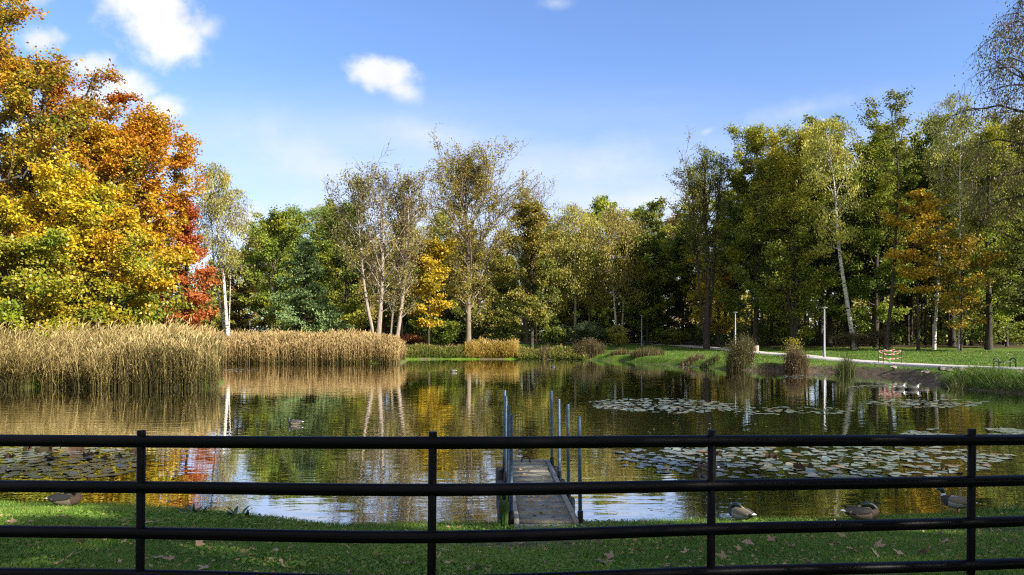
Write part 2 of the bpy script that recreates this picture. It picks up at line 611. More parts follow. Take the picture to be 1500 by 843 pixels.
    return warp(V), np.clip(tint, 0, 1)


NTREE = 0


def tree(name, px, d, top, width, label, leafm, barkm=None, stems=None, group=None, cat='tree', twigm=None, **kw):
    """a tree whose base stands at photo column px, distance d; top is the photo row of its tip, width its crown width in photo pixels"""
    global NTREE
    NTREE += 1
    x = wx(px, d)
    z = gz(x, d)
    H = wz(top, d) - z
    rad = width * .5 / FPX * d
    r = np.random.default_rng(1000 + NTREE)
    root = empty(name, (x, d, z), label, cat, group)
    wood, crown = MB(), MB()
    for st in (stems or [{}]):
        a = dict(kw)
        a.update(st)
        fh = a.pop('fh', 1.0)
        fr = a.pop('fr', 1.0)
        V, tint = gen_stem(wood, r, H * fh, rad * fr, **a)
        if len(V):
            q = np.arange(len(V)).reshape(-1, 4)
            crown.add(V, quads=q, tint=tint)
    wood.build('trunk', barkm or M_BARK, root, smooth=True)
    if crown.n:
        crown.build('crown', leafm, root)
    return root


OAK = dict(cb=.12, prof='broad', tr=.34, nprim=38, nsec=7, nter=3, e0=8, e1=62, up=.18, leaves=56000, ls=.215, la=.72, sig=.30, flat=.55)
LOW = dict(cb=.05, prof='low', tr=.22, nprim=34, nsec=7, nter=3, e0=2, e1=60, up=.12, leaves=44000, ls=.21, la=.75, sig=.30, flat=.55)
MAPLE = dict(cb=.14, prof='round', tr=.24, nprim=32, nsec=7, nter=3, e0=10, e1=66, up=.15, leaves=32000, ls=.25, la=.72, sig=.32, flat=.55)
BIRCH = dict(cb=.34, prof='vase', tr=.15, nprim=24, nsec=6, nter=4, e0=40, e1=72, up=.0, droop=.30, leaves=13000, ls=.2, la=.6, sig=.24, hang=True)
POPLAR = dict(cb=.22, prof='vase', tr=.42, nprim=30, nsec=8, nter=5, e0=42, e1=80, up=.20, leaves=10000, ls=.22, la=.6, sig=.25, twig=1.2)
LEFT = 'autumn trees behind the near reeds'

# -- left bank
oaks = []
oaks.append(tree('oak_tree', -40, 50, -40, 300, 'very tall orange brown oak filling the upper left, tallest of the autumn trees', M_OAK, grad=.25, tmean=.45, **OAK))
tree('oak_tree', 62, 54, 78, 215, 'orange gold oak rounded on top, just right of the tallest oak', M_OAK, grad=.35, tmean=.38, **OAK)
oaks.append(tree('oak_tree', 145, 56, 182, 160, 'gold and orange oak with a bushy crown between two taller neighbours and the birch', M_GOLD, grad=.35, tmean=.55, **OAK))
tree('oak_tree', 203, 59, 174, 150, 'orange oak with a bronze limb reaching out right over the red tree', M_GOLD, grad=.45, tmean=.66, **dict(OAK, lean=(.9, 0), cb=.42))
LM = []
LM.append(tree('maple_tree', 160, 50, 318, 170, 'bright golden yellow maple with low branches down to the reeds', M_GOLD, grad=.2, tmean=.46, **LOW))
LM.append(tree('maple_tree', 15, 46.5, 352, 200, 'yellow green maple low at the left edge above the reeds', M_LIME, grad=.1, tmean=.62, **LOW))
LM.append(tree('maple_tree', 95, 51, 250, 160, 'olive gold maple with a dark trunk gap behind the near reeds', M_GOLD, grad=.3, tmean=.42, **dict(LOW, cb=.2)))
LM.append(tree('maple_tree', 198, 56, 370, 84, 'small lime green maple tucked between golden maple and red tree', M_LIME, grad=.2, tmean=.5, **dict(LOW, leaves=18000)))
tree('maple_tree', 272, 66, 292, 98, 'red maple with a pointed crown beside the white birch', M_RED, M_BARKDARK, grad=-.1, tmean=.55, **dict(LOW, prof='cone', leaves=22000))
tree('birch_tree', 336, 73.5, 238, 90, 'leaning twin stemmed white birch in front of the red maple', M_BIRCH, M_BIRCHBARK,
     stems=[dict(lean=(-1.3, .2), bend=(-.2, 0), tr=.21, leaves=7200), dict(fh=.86, fr=.65, lean=(-1.9, .6), bend=(-.5, 0), off=(-.15, .3), tr=.13, leaves=3600),
            dict(fh=.84, fr=.75, lean=(-.2, -.4), off=(.0, .2), tr=.06, cb=.5, leaves=2600)], tmean=.5, **dict(BIRCH, cb=.46))
# -- between left mass and centre
tree('beech_tree', 350, 112, 372, 62, 'dark brown beech far behind the birch', M_RUSSET, M_BARKDARK, tmean=.62, **dict(LOW, leaves=14000, ls=.34))
CEN = []
CEN.append(tree('maple_tree', 405, 96, 312, 105, 'yellow green maple left of the blue green conifer', M_GREENGOLD, grad=-.2, tmean=.55, **MAPLE))
tree('pine_tree', 432, 104, 304, 70, 'blue tinged pine top rising over the yellow green maple', M_SPRUCE, M_BARKDARK, tmean=.35,
     **dict(MAPLE, cb=.6, prof='umbrella', nprim=22, leaves=12000, ls=.3, la=.3))
tree('conifer_tree', 447, 84, 350, 122, 'drooping blue green conifer with skirts down to the reeds', M_SPRUCE, M_BARKDARK, cb=.03, prof='cone', tr=.25, nprim=70, nsec=9,
     nter=3, e0=-6, e1=25, up=.0, droop=.14, leaves=30000, ls=.30, la=.38, sig=.26, flat=.35, tiers=True)
CEN.append(tree('maple_tree', 508, 98, 300, 112, 'dark green maple with yellow low branches behind the bare poplars', M_GREENGOLD, M_BARKDARK, grad=-.15, tmean=.38, **MAPLE))
tree('poplar_tree', 552, 79, 243, 150, 'almost leafless pale poplar with forked trunk and upright twigs', M_GREY, M_BARKPALE,
     stems=[dict(lean=(.7, 0), bend=(.3, 0), leaves=1800), dict(fh=.97, lean=(-2.3, .5), bend=(-.6, 0), off=(.1, .1), tr=.22, leaves=5200, cb=.4, fr=.7)],
     **dict(POPLAR, tr=.30, nprim=24, tmean=.45))
tree('poplar_tree', 578, 80, 253, 95, 'grey olive poplar with two slanting pale trunks', M_GREY, M_BARKPALE,
     stems=[dict(lean=(1.7, 0), bend=(.2, 0), leaves=6500), dict(fh=.86, lean=(2.0, .6), bend=(-.5, 0), off=(-.5, .3), tr=.17, leaves=4500)],
     **dict(POPLAR, tr=.26, nprim=20, tmean=.6))
tree('maple_tree', 628, 88, 352, 78, 'bright yellow maple in front of dark trees beside the great poplar', M_YELLOW, M_BARKDARK, tmean=.55,
     **dict(MAPLE, cb=.22, leaves=15000, ls=.30, tr=.16, tiers=True, flat=.4, sig=.34))
tree('poplar_tree', 686, 91, 213, 145, 'great upright poplar with fine brown twigs, tallest of the centre', M_OLIVE, M_BARKTWIG, tmean=.55,
     **dict(POPLAR, tr=.36, nprim=48, nsec=9, nter=6, leaves=33000, cb=.14, prof='round', ls=.22, e0=44, e1=74))
tree('poplar_tree', 770, 114, 268, 90, 'bare brown poplar top showing behind the russet chestnut', M_OLIVE, M_BARKTWIG, tmean=.6,
     **dict(POPLAR, leaves=4500, nprim=34, nter=6))
CEN.append(tree('chestnut_tree', 779, 92, 300, 92, 'russet topped green chestnut beside a lamp post', M_RUSSET, M_BARKDARK, grad=.5, tmean=.48, **dict(MAPLE, cb=.07, prof='low', leaves=34000)))
WIL = tree('willow_tree', 842, 108, 298, 75, 'olive willow with hanging twigs right of the chestnut', M_OLIVE, M_BARKPALE, tmean=.6,
     **dict(BIRCH, leaves=14000, ls=.26, tr=.2, cb=.3, prof='broad', nprim=32, sig=.45))
tree('birch_tree', 903, 106, 302, 84, 'old birch with white upper trunk and hanging olive twigs in the far wood', M_OLIVE, M_BIRCHBARK, tmean=.55,
     stems=[dict(lean=(-.8, 0)), dict(fh=.93, lean=(1.5, 1), off=(.7, .5), leaves=8000)],
     **dict(BIRCH, leaves=13000, ls=.26, tr=.17, cb=.34, prof='broad', nprim=32, sig=.45))
CEN.append(tree('oak_tree', 948, 106, 343, 92, 'dark green rounded oak right of the old birch', M_GREENGOLD, M_BARKDARK, grad=.35, tmean=.34, **MAPLE))
tree('poplar_tree', 985, 150, 318, 90, 'silvery poplar top far behind the green oaks', M_GREY, M_BARKPALE, tmean=.9, **dict(MAPLE, leaves=16000, ls=.4))
CEN.append(tree('oak_tree', 1000, 112, 350, 90, 'shaded green oak just left of the slim dark poplar', M_GREEN, M_BARKDARK, tmean=.5, **MAPLE))
tree('poplar_tree', 1035, 87, 210, 62, 'slim dark poplar with upswept sparse branches', M_RUSSET, M_BARKDARK, tmean=.35,
     stems=[dict(), dict(fh=.95, lean=(1.2, .4), bend=(.4, 0), off=(.1, .1), tr=.2, cb=.34), dict(fh=.9, lean=(-1.6, .2), bend=(-.3, 0), off=(-.1, .1), tr=.16, cb=.4)],
     **dict(POPLAR, prof='column', cb=.3, tr=.34, nprim=26, nsec=6, nter=4, e0=62, e1=82, leaves=3800, ls=.22))
# -- right wood, front row
RGT = []
tree('maple_tree', 1052, 95, 372, 92, 'amber yellow maple low behind the slim dark poplar', M_AMBER, M_BARKDARK, tmean=.45, **dict(MAPLE, cb=.15, leaves=17000))
RGT.append(tree('oak_tree', 1107, 86, 188, 104, 'tall green oak at the left corner of the right wood', M_GREENGOLD, M_BARKDARK, grad=.5, tmean=.5, **dict(OAK, tr=.3, nprim=44, e1=66)))
RGT.append(tree('oak_tree', 1163, 82, 190, 110, 'tall green and yellow oak with a forked dark trunk', M_GREENGOLD, M_BARKDARK,
                stems=[dict(lean=(.8, 0)), dict(fh=.9, lean=(-2.4, .3), tr=.2, leaves=14000, fr=.8)], grad=.5, tmean=.56, **dict(OAK, tr=.28, leaves=30000)))
tree('birch_tree', 1252, 78, 170, 92, 'yellowing birch with a leaning white trunk left of the thin topped tree', M_BIRCH, M_BIRCHBARK, tmean=.78,
     **dict(BIRCH, lean=(-3.0, 0), bend=(-.3, 0), tr=.25, cb=.42, leaves=11000, nprim=30, ls=.22))
RGT.append(tree('oak_tree', 1215, 88, 205, 95, 'dark green oak behind the yellowing leaning birch', M_GREEN, M_BARKDARK, grad=.5, tmean=.5, **OAK))
tree('locust_tree', 1297, 74, 136, 88, 'dark thin topped locust with flat feathery sprays above the wood', M_GREEN, M_BARKDARK, tmean=.45,
     **dict(MAPLE, cb=.55, prof='umbrella', nprim=17, nsec=6, leaves=3800, ls=.22, tr=.2, lean=(.5, 0), bend=(.8, 0), e0=25, e1=55, flat=.35, sig=.3, twig=.8))
RGT.append(tree('maple_tree', 1283, 84, 208, 105, 'green maple with yellow flecks behind the locust trunk', M_GREENGOLD, M_BARKDARK, grad=.3, tmean=.42, **OAK))
tree('maple_tree', 1345, 73, 275, 78, 'golden amber maple with layered branches, brightest of the right wood', M_AMBER, M_BARKDARK, tmean=.62,
     **dict(MAPLE, cb=.36, prof='round', leaves=7500, tiers=True, flat=.3, sig=.30, e0=0, e1=40, tr=.15, ls=.25, lmin=.1))
tree('birch_tree', 1368, 76, 135, 80, 'slender birch with airy crown right of the golden amber maple', M_BIRCH, M_BIRCHBARK, tmean=.3,
     **dict(BIRCH, lean=(1.9, 0), bend=(-.2, 0), tr=.17, cb=.45, leaves=6500, nprim=26))
tree('birch_tree', 1405, 72, 165, 70, 'grey stemmed birch with thin crown, second birch right of the amber maple', M_BIRCH, M_BIRCHBARK, tmean=.35,
     **dict(BIRCH, lean=(.4, 0), tr=.15, cb=.5, leaves=5500))
RGT.append(tree('maple_tree', 1448, 74, 183, 105, 'olive green maple with sprays of yellow near the right edge', M_GREENGOLD, M_BARKDARK, grad=.3, tmean=.52, **dict(OAK, leaves=26000)))
RGT.append(tree('oak_tree', 1515, 68, 165, 120, 'dark green oak cut by the right edge of the view', M_GREEN, M_BARKDARK, grad=.3, tmean=.5, **dict(OAK, leaves=30000)))
RGT.append(tree('maple_tree', 1395, 86, 215, 110, 'dense shaded maple behind the slender birches', M_GREEN, M_BARKDARK, grad=.45, tmean=.5, **OAK))
tree('maple_tree', 1408, 70, 345, 90, 'low russet orange maple under the grey stemmed birch', M_AMBER, M_BARKDARK, tmean=.3,
     **dict(MAPLE, cb=.22, leaves=4200, tr=.10, tiers=True, flat=.3, sig=.3, e0=0, e1=40))
tree('willow_tree', 1545, 44, -60, 250, 'big airy willow hanging into the upper right corner', M_GREY, M_BARKDARK, tmean=.2,
     **dict(BIRCH, cb=.42, prof='broad', tr=.4, leaves=24000, ls=.15, nprim=40, nsec=9, nter=6, sig=.3, e0=15, e1=60))

# -- the wood behind: copies with their parts
EDGE_X = [(-20, 126), (10, 124), (24, 104), (34, 92), (60, 84), (110, 78)]


def background(spots, protos, group, labels, smin=.7, smax=.95, seed=5):
    r = np.random.default_rng(seed)
    for i, (x, y) in enumerate(spots):
        p = protos[int(r.integers(len(protos)))]
        s = r.uniform(smin, smax)
        dup(p, (x, y, gz(x, y)), r.uniform(0, 6.28), (s * r.uniform(.8, 1.1), s * r.uniform(.8, 1.1), s),
            labels, group, 'tree', 'woodland_tree')


def scatter(x0, x1, y0, y1, n, mind, seed, ok=lambda x, y: True):
    r = np.random.default_rng(seed)
    pts = []
    for _ in range(n * 60):
        if len(pts) >= n:
            break
        x, y = r.uniform(x0, x1), r.uniform(y0, y1)
        if ok(x, y) and all((x - a) ** 2 + (y - b) ** 2 > mind * mind for a, b in pts):
            pts.append((x, y))
    return pts


# slim woodland prototypes with long bare dark trunks
W1 = tree('woodland_tree', 1130, 104, 240, 78, 'slim dark trunked tree in the shaded right wood', M_GREEN, M_BARKDARK, group='slim trees inside the right wood', tmean=.5,
          **dict(MAPLE, cb=.33, leaves=15000, ls=.34, tr=.2))
W2 = tree('woodland_tree', 1330, 98, 235, 78, 'slim dark trunked tree in the shaded right wood', M_GREENGOLD, M_BARKDARK, group='slim trees inside the right wood', tmean=.45, grad=.2,
          **dict(MAPLE, cb=.30, leaves=15000, ls=.34, tr=.17))
W3 = tree('woodland_tree', 1470, 96, 235, 70, 'slim dark trunked tree in the shaded right wood', M_RUSSET, M_BARKDARK, group='slim trees inside the right wood', tmean=.4,
          **dict(MAPLE, cb=.38, leaves=12000, ls=.34, tr=.15))


def right_ok(x, y):
    front = np.interp(x, [18, 26, 36, 48, 62, 90], [118, 97, 90, 86, 84, 82])
    return y > front and abs((x - 0) / y) < .82


background(scatter(24, 100, 82, 138, 74, 3.4, 21, right_ok), [W1, W2, W3, W1, W2], 'slim trees inside the right wood', 'slim dark trunked tree in the shaded right wood', .72, 1.0, 6)
background(scatter(32, 72, 86, 104, 20, 2.6, 28, right_ok), [W1, W2, W2, W3], 'slim trees inside the right wood', 'slim dark trunked tree in the shaded right wood', .92, 1.12, 16)
background(scatter(-42, 26, 110, 146, 56, 4.0, 22), [W2, CEN[0], CEN[1], CEN[2], CEN[3], WIL], 'trees at the back across the pond', 'green brown tree at the back beyond the far lawn', .72, 1.0, 7)
background(scatter(-70, -32, 62, 100, 24, 4.0, 23, lambda x, y: x / y < -.535 and pond_sd([x], [y])[0] > 5), [LM[2], LM[0], CEN[1], W2, oaks[1]], 'trees behind the autumn oaks',
           'shaded autumn tree behind the orange oaks', .7, .95, 8)

# -- the far wood that reads as one mass
far = MB()
rf = np.random.default_rng(44)
ang = np.linspace(-.78, .80, 120)
fx, fy = np.sin(ang) * 168 + rf.normal(0, 4, 120), np.cos(ang) * 168 + rf.normal(0, 6, 120)
fz = ground_z(fx, fy)
fh = rf.uniform(11, 17, 120)
tp = np.stack([np.stack([fx + rf.normal(0, .4, 120) * k, fy, fz - .3 + fh * .8 * k], -1) for k in (0, .5, 1)], 1)
batch_tubes(far, tp, np.array([[.24, .17, .06]]) * np.ones((120, 1)), 5, mat=0)
nl = 760
ci = rf.integers(0, 120, 120 * nl)
th, zz = rf.uniform(0, 6.28, len(ci)), rf.beta(.9, 1.2, len(ci))
rad = 4.2 * np.sqrt(rf.uniform(.1, 1, len(ci))) * (np.sin(np.pi * np.clip(zz * .66 + .33, 0, 1)))
pos = np.stack([fx[ci] + np.cos(th) * rad, fy[ci] + np.sin(th) * rad, fz[ci] + fh[ci] * (.04 + .96 * zz)], -1)
nr = norm(rf.normal(0, 1, pos.shape) + np.array([0, -.3, .4]))
ax = norm(np.cross(nr, rf.normal(0, 1, pos.shape)))
bx = np.cross(nr, ax)
sz = .42 * rf.uniform(.7, 1.4, len(pos))[:, None]
V = np.stack([pos - ax * sz, pos + bx * sz * .7, pos + ax * sz, pos - bx * sz * .7], 1).reshape(-1, 3)
far.add(V, quads=np.arange(len(V)).reshape(-1, 4), mat=1, tint=np.clip(rf.uniform(0, 1, 120)[ci] * .6 + rf.uniform(0, .4, len(ci)), 0, 1))
tag(far.build('distant_wood', [M_BARKDARK, M_RUSSET]), 'distant dark mass of woodland behind every tree', 'woodland', kind='stuff')

# undergrowth between the trunks
ug = MB()
ru = np.random.default_rng(77)
nc = 420
ux, uy = ru.uniform(-46, 105, nc), ru.uniform(90, 150, nc)
k = (uy > np.interp(ux, [-46, 10, 24, 34, 60, 110], [116, 122, 108, 97, 92, 90])) & (np.abs(ux / uy) < .8)
ux, uy = ux[k], uy[k]
uz = ground_z(ux, uy)
ci = ru.integers(0, len(ux), len(ux) * 130)
uh = ru.uniform(.8, 3.4, len(ux))
pos = np.stack([ux[ci] + ru.normal(0, 1.1, len(ci)), uy[ci] + ru.normal(0, 1.1, len(ci)), uz[ci] + uh[ci] * ru.uniform(0, 1, len(ci)) ** .8], -1)
nr = norm(ru.normal(0, 1, pos.shape) + np.array([0, 0, .5]))
ax = norm(np.cross(nr, ru.normal(0, 1, pos.shape)))
bx = np.cross(nr, ax)
sz = .20 * ru.uniform(.6, 1.4, len(pos))[:, None]
V = np.stack([pos - ax * sz, pos + bx * sz * .7, pos + ax * sz, pos - bx * sz * .7], 1).reshape(-1, 3)
ug.add(V, quads=np.arange(len(V)).reshape(-1, 4), tint=np.clip(ru.uniform(0, .6, len(ux))[ci] + ru.uniform(0, .3, len(ci)), 0, 1))
tag(ug.build('undergrowth', M_GREEN), 'dark leafy undergrowth between the trunks of the wood', 'undergrowth', kind='stuff')

# ------------------------------------------------------------------ ground
xs = np.unique(np.concatenate([np.arange(-260, -40, 8), np.arange(-40, -10, .8), np.arange(-10, 10, .2), np.arange(10, 32, .4), np.arange(32, 60, 1.2), np.arange(60, 300, 8)]).round(3))
ys = np.unique(np.concatenate([np.arange(-60, 2, 4), np.arange(2, 15, .2), np.arange(15, 34, .8), np.arange(34, 62, .45), np.arange(62, 90, .6), np.arange(90, 140, 2), np.arange(140, 420, 10)]).round(3))
GX, GY = np.meshgrid(xs, ys)
SD = pond_sd(GX, GY)
GZ = ground_z(GX, GY, SD)
nx, ny = len(xs), len(ys)
idx = np.arange(nx * ny).reshape(ny, nx)
quads = np.stack([idx[:-1, :-1], idx[:-1, 1:], idx[1:, 1:], idx[1:, :-1]], -1).reshape(-1, 4)
gm = MB().add(np.stack([GX.ravel(), GY.ravel(), GZ], -1), quads=quads)


def ground_mat():
    m, nt, out = new_mat('ground')
    p = nt.nodes.new('ShaderNodeBsdfPrincipled')
    p.inputs['Roughness'].default_value = .95
    p.inputs['Specular IOR Level'].default_value = .15
    g1 = ramp(nt, noise(nt, .45, 6), [(.04, .10, .008), (.08, .16, .012), (.13, .20, .02)], [.3, .5, .7]).outputs[0]
    g2 = ramp(nt, noise(nt, 9, 6), [(.55, .55, .5), (1.15, 1.1, 1.0)], [.3, .7]).outputs[0]
    g = mixc(nt, 1.0, g1, g2, 'MULTIPLY')
    dirt = ramp(nt, noise(nt, 3.5, 8), [(.05, .038, .027), (.10, .075, .052), (.16, .12, .085)], [.3, .5, .7]).outputs[0]
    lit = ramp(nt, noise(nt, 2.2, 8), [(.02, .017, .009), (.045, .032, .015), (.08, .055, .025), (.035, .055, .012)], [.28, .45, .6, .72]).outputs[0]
    nd = noise(nt, 1.7, 5)
    fd = math_n(nt, 'MULTIPLY_ADD', math_n(nt, 'SUBTRACT', nd, .5), 1.2, attr(nt, 'dirt'), clamp=True)
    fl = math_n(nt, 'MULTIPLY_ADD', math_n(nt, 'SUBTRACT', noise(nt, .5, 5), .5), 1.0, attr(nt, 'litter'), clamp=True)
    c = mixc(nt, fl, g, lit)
    c = mixc(nt, fd, c, dirt)
    L(nt, c, p.inputs['Base Color'])
    b = nt.nodes.new('ShaderNodeBump')
    b.inputs['Strength'].default_value = .8
    b.inputs['Distance'].default_value = .05
    L(nt, noise(nt, 14, 6), b.inputs['Height'])
    L(nt, b.outputs[0], p.inputs['Normal'])
    L(nt, p.outputs[0], out.inputs[0])
    return m


def dirt_at(x, y, sd):
    a = np.exp(-(((x - .1) / 1.6) ** 2 + ((y - 8.8) / 1.0) ** 2)) * 1.2
    a2 = np.exp(-(((x - 6.2) / 1.0) ** 2 + ((y - 9.3) / .5) ** 2)) * .9
    bank = (1 - smoothstep(.6, 1.1, sd)) * smoothstep(20, 28, y) * smoothstep(-5, 10, x) * (1 - smoothstep(57, 62, y))
    near = (1 - smoothstep(.0, .22, sd)) * (y < 20)
    return np.clip(a + a2 + bank + near + (sd < -.02), 0, 1)


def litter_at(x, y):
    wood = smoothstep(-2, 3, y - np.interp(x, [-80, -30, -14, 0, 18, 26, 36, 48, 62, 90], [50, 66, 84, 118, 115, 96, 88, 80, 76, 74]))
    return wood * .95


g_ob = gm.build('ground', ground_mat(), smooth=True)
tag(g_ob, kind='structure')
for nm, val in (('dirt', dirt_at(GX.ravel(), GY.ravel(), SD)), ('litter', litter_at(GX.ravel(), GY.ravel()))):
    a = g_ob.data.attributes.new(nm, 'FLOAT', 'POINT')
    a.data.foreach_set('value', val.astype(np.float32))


# water: one sheet that covers the pond outline with a little overlap under the banks
def water_mat():
    m, nt, out = new_mat('pond_water')
    body = nt.nodes.new('ShaderNodeBsdfDiffuse')
    body.inputs[0].default_value = (.030, .034, .014, 1)
    gl = nt.nodes.new('ShaderNodeBsdfGlossy')
    gl.inputs['Roughness'].default_value = .012
    gl.inputs['Color'].default_value = (.98, .98, .98, 1)
    fr = nt.nodes.new('ShaderNodeFresnel')
    fr.inputs['IOR'].default_value = 1.6
    p = nt.nodes.new('ShaderNodeMixShader')
    tc = nt.nodes.new('ShaderNodeTexCoord')

    def n_(scale, detail, st):
        mp = nt.nodes.new('ShaderNodeMapping')
        mp.inputs['Scale'].default_value = st
        L(nt, tc.outputs['Object'], mp.inputs[0])
        n = nt.nodes.new('ShaderNodeTexNoise')
        n.inputs['Scale'].default_value = scale
        n.inputs['Detail'].default_value = detail
        n.inputs['Roughness'].default_value = .5
        L(nt, mp.outputs[0], n.inputs['Vector'])
        return n.outputs['Fac']
    h = math_n(nt, 'ADD', math_n(nt, 'MULTIPLY', n_(1.9, 2, (.42, 1.25, 1)), 1.0), math_n(nt, 'MULTIPLY', n_(5.5, 2, (.6, 1.2, 1)), .16))
    calm = math_n(nt, 'MULTIPLY_ADD', ramp(nt, n_(.085, 3, (1, 1.6, 1)), [(0, 0, 0), (1, 1, 1)], [.38, .62]).outputs[0], .7, .3)
    b = nt.nodes.new('ShaderNodeBump')
    b.inputs['Distance'].default_value = .0092
    L(nt, calm, b.inputs['Strength'])
    L(nt, h, b.inputs['Height'])
    for n__ in (gl, fr, body):
        L(nt, b.outputs[0], n__.inputs['Normal'])
    L(nt, math_n(nt, 'MULTIPLY_ADD', fr.outputs[0], .75, .48, clamp=True), p.inputs[0])
    L(nt, body.outputs[0], p.inputs[1])
    L(nt, gl.outputs[0], p.inputs[2])
    L(nt, p.outputs[0], out.inputs[0])
    return m


cen = np.array([0., 45.])
wv = np.concatenate([POND + norm(POND - np.roll(POND, 1, 0)) @ np.array([[0, 1], [-1, 0]]) * 0, [cen]])
# grow the outline a touch so that the sheet ends inside the bank
nrm2 = norm(np.roll(POND, -1, 0) - np.roll(POND, 1, 0)) @ np.array([[0., -1.], [1., 0.]])
test = pond_sd(*(POND + nrm2 * .3).T)
sgn = np.where(test > 0, 1.0, -1.0)[:, None]
OUTL = POND + nrm2 * sgn * .18
wm = bpy.data.meshes.new('water')
wm.from_pydata([(x, y, 0.0) for x, y in OUTL], [], [tuple(range(len(OUTL)))])
wm.materials.append(water_mat())
wo = bpy.data.objects.new('water', wm)
COL.objects.link(wo)
tag(wo, kind='structure')
if wm.polygons[0].normal.z < 0:
    wm.flip_normals()

# path
PATH = np.array([(38, 20), (33.5, 32), (30.6, 43), (27.6, 54), (25.6, 64), (24.6, 76), (24.2, 90), (22.4, 105), (15, 117), (2, 124), (-14, 127), (-34, 128), (-60, 126)], float)


def spline(pts, n=10):
    p = np.vstack([2 * pts[0] - pts[1], pts, 2 * pts[-1] - pts[-2]])
    out = []
    for i in range(1, len(p) - 2):
        p0, p1, p2, p3 = p[i - 1], p[i], p[i + 1], p[i + 2]
        for k in range(n):
            t = k / n
            out.append(0.5 * ((2 * p1) + (-p0 + p2) * t + (2 * p0 - 5 * p1 + 4 * p2 - p3) * t * t + (-p0 + 3 * p1 - 3 * p2 + p3) * t ** 3))
    out.append(pts[-1])
    return np.array(out)


pc = spline(PATH)
tg = norm(np.gradient(pc, axis=0))
nn = np.stack([-tg[:, 1], tg[:, 0]], -1)
rows = []
offs = [-1.25, -1.1, -.4, .4, 1.1, 1.25]
for o_ in offs:
    q = pc + nn * o_
    z = ground_z(q[:, 0], q[:, 1]) + (.03 if abs(o_) < 1.2 else -.05)
    rows.append(np.stack([q[:, 0], q[:, 1], z], -1))
mid = np.maximum.reduce([r_[:, 2] for r_ in rows[1:5]])
for r_ in rows[1:5]:
    r_[:, 2] = mid + .012
pv = np.stack(rows, 1)
n0 = len(pc)
ii = np.arange(n0 * 6).reshape(n0, 6)
pq = np.stack([ii[:-1, :-1], ii[:-1, 1:], ii[1:, 1:], ii[1:, :-1]], -1).reshape(-1, 4)
M_PATH = princ('path_surface', None, .9, 0, [(.30, .28, .25), (.38, .36, .33), (.44, .42, .39)], 3, .3, 40, None, .2)
po = MB().add(pv.reshape(-1, 3), quads=pq).build('path', M_PATH)
tag(po, kind='structure')
if po.data.polygons[10].normal.z < 0:
    po.data.flip_normals()


def path_dist(x, y):
    d = np.full(np.shape(x), 1e9)
    for a in pc[::2]:
        d = np.minimum(d, np.hypot(x - a[0], y - a[1]))
    return d


# ------------------------------------------------------------------ grasses
def blades(mb, x, y, z, h, w, lean, r, tint, mat=0, n=3):
    B = len(x)
    a = r.uniform(0, 2 * np.pi, B)
    d = np.stack([np.cos(a), np.sin(a), np.zeros(B)], -1)
    s = np.linspace(0, 1, n)
    P = np.stack([x, y, z], -1)[:, None, :] + d[:, None, :] * (lean * h)[:, None, None] * (s ** 1.7)[None, :, None]
    P[..., 2] += h[:, None] * s * (1 - .25 * np.minimum(lean, 1.2)[:, None] * s)
    W_ = w[:, None] * np.array([1, .8, .12] if n == 3 else list(1 - .88 * s ** 1.6))
    b = a + r.uniform(.6, 2.5, B)
    side = np.stack([np.cos(b), np.sin(b), np.zeros(B)], -1)
    ribbons(mb, P, W_, side, mat, tint)


rg = np.random.default_rng(3)
N = 330000
y = 5.6 + (13.2 - 5.6) * rg.uniform(0, 1, N) ** .9
x = rg.uniform(-1, 1, N) * (y * .73 + .5)
sd = pond_sd(x, y)
keep = (sd > .03) & (rg.uniform(0, 1, N) > .93 * np.clip(dirt_at(x, y, sd) - .05, 0, 1))
x, y, sd = x[keep], y[keep], sd[keep]
patch = .5 + .5 * wob(x * 1.5 + 3, y * 1.5)
tall = 1 + .9 * (1 - smoothstep(.05, .5, sd))
h = rg.uniform(.03, .065, len(x)) * (.75 + .6 * patch) * tall
lawn = MB()
blades(lawn, x, y, ground_z(x, y, sd) - .004, h, rg.uniform(.005, .010, len(x)), rg.uniform(.3, 1.3, len(x)), rg,
       np.clip(.15 + .5 * patch + rg.normal(0, .16, len(x)), 0, 1))
# clover and plantain among the blades
K = 26000
y = rg.uniform(5.8, 12.6, K)
x = rg.uniform(-1, 1, K) * (y * .73 + .5)
sd = pond_sd(x, y)
k = (sd > .1) & (wob(x * 1.1, y * 1.3 + 5) > .1) & (dirt_at(x, y, sd) < .7)
x, y, sd = x[k], y[k], sd[k]
pos = np.stack([x, y, ground_z(x, y, sd) + rg.uniform(.02, .06, len(x))], -1)
nr = norm(rg.normal(0, .4, pos.shape) + np.array([0, 0, 1]))
ax = norm(np.cross(nr, rg.normal(0, 1, pos.shape)))
bx = np.cross(nr, ax)
s_ = rg.uniform(.012, .024, len(x))[:, None]
V = np.stack([pos - ax * s_, pos + bx * s_, pos + ax * s_, pos - bx * s_], 1).reshape(-1, 3)
lawn.add(V, quads=np.arange(len(V)).reshape(-1, 4), tint=rg.uniform(.2, .75, len(x)))
tag(lawn.build('lawn_grass', M_GRASS), 'short green lawn between the fence and the water', 'grass', kind='stuff')

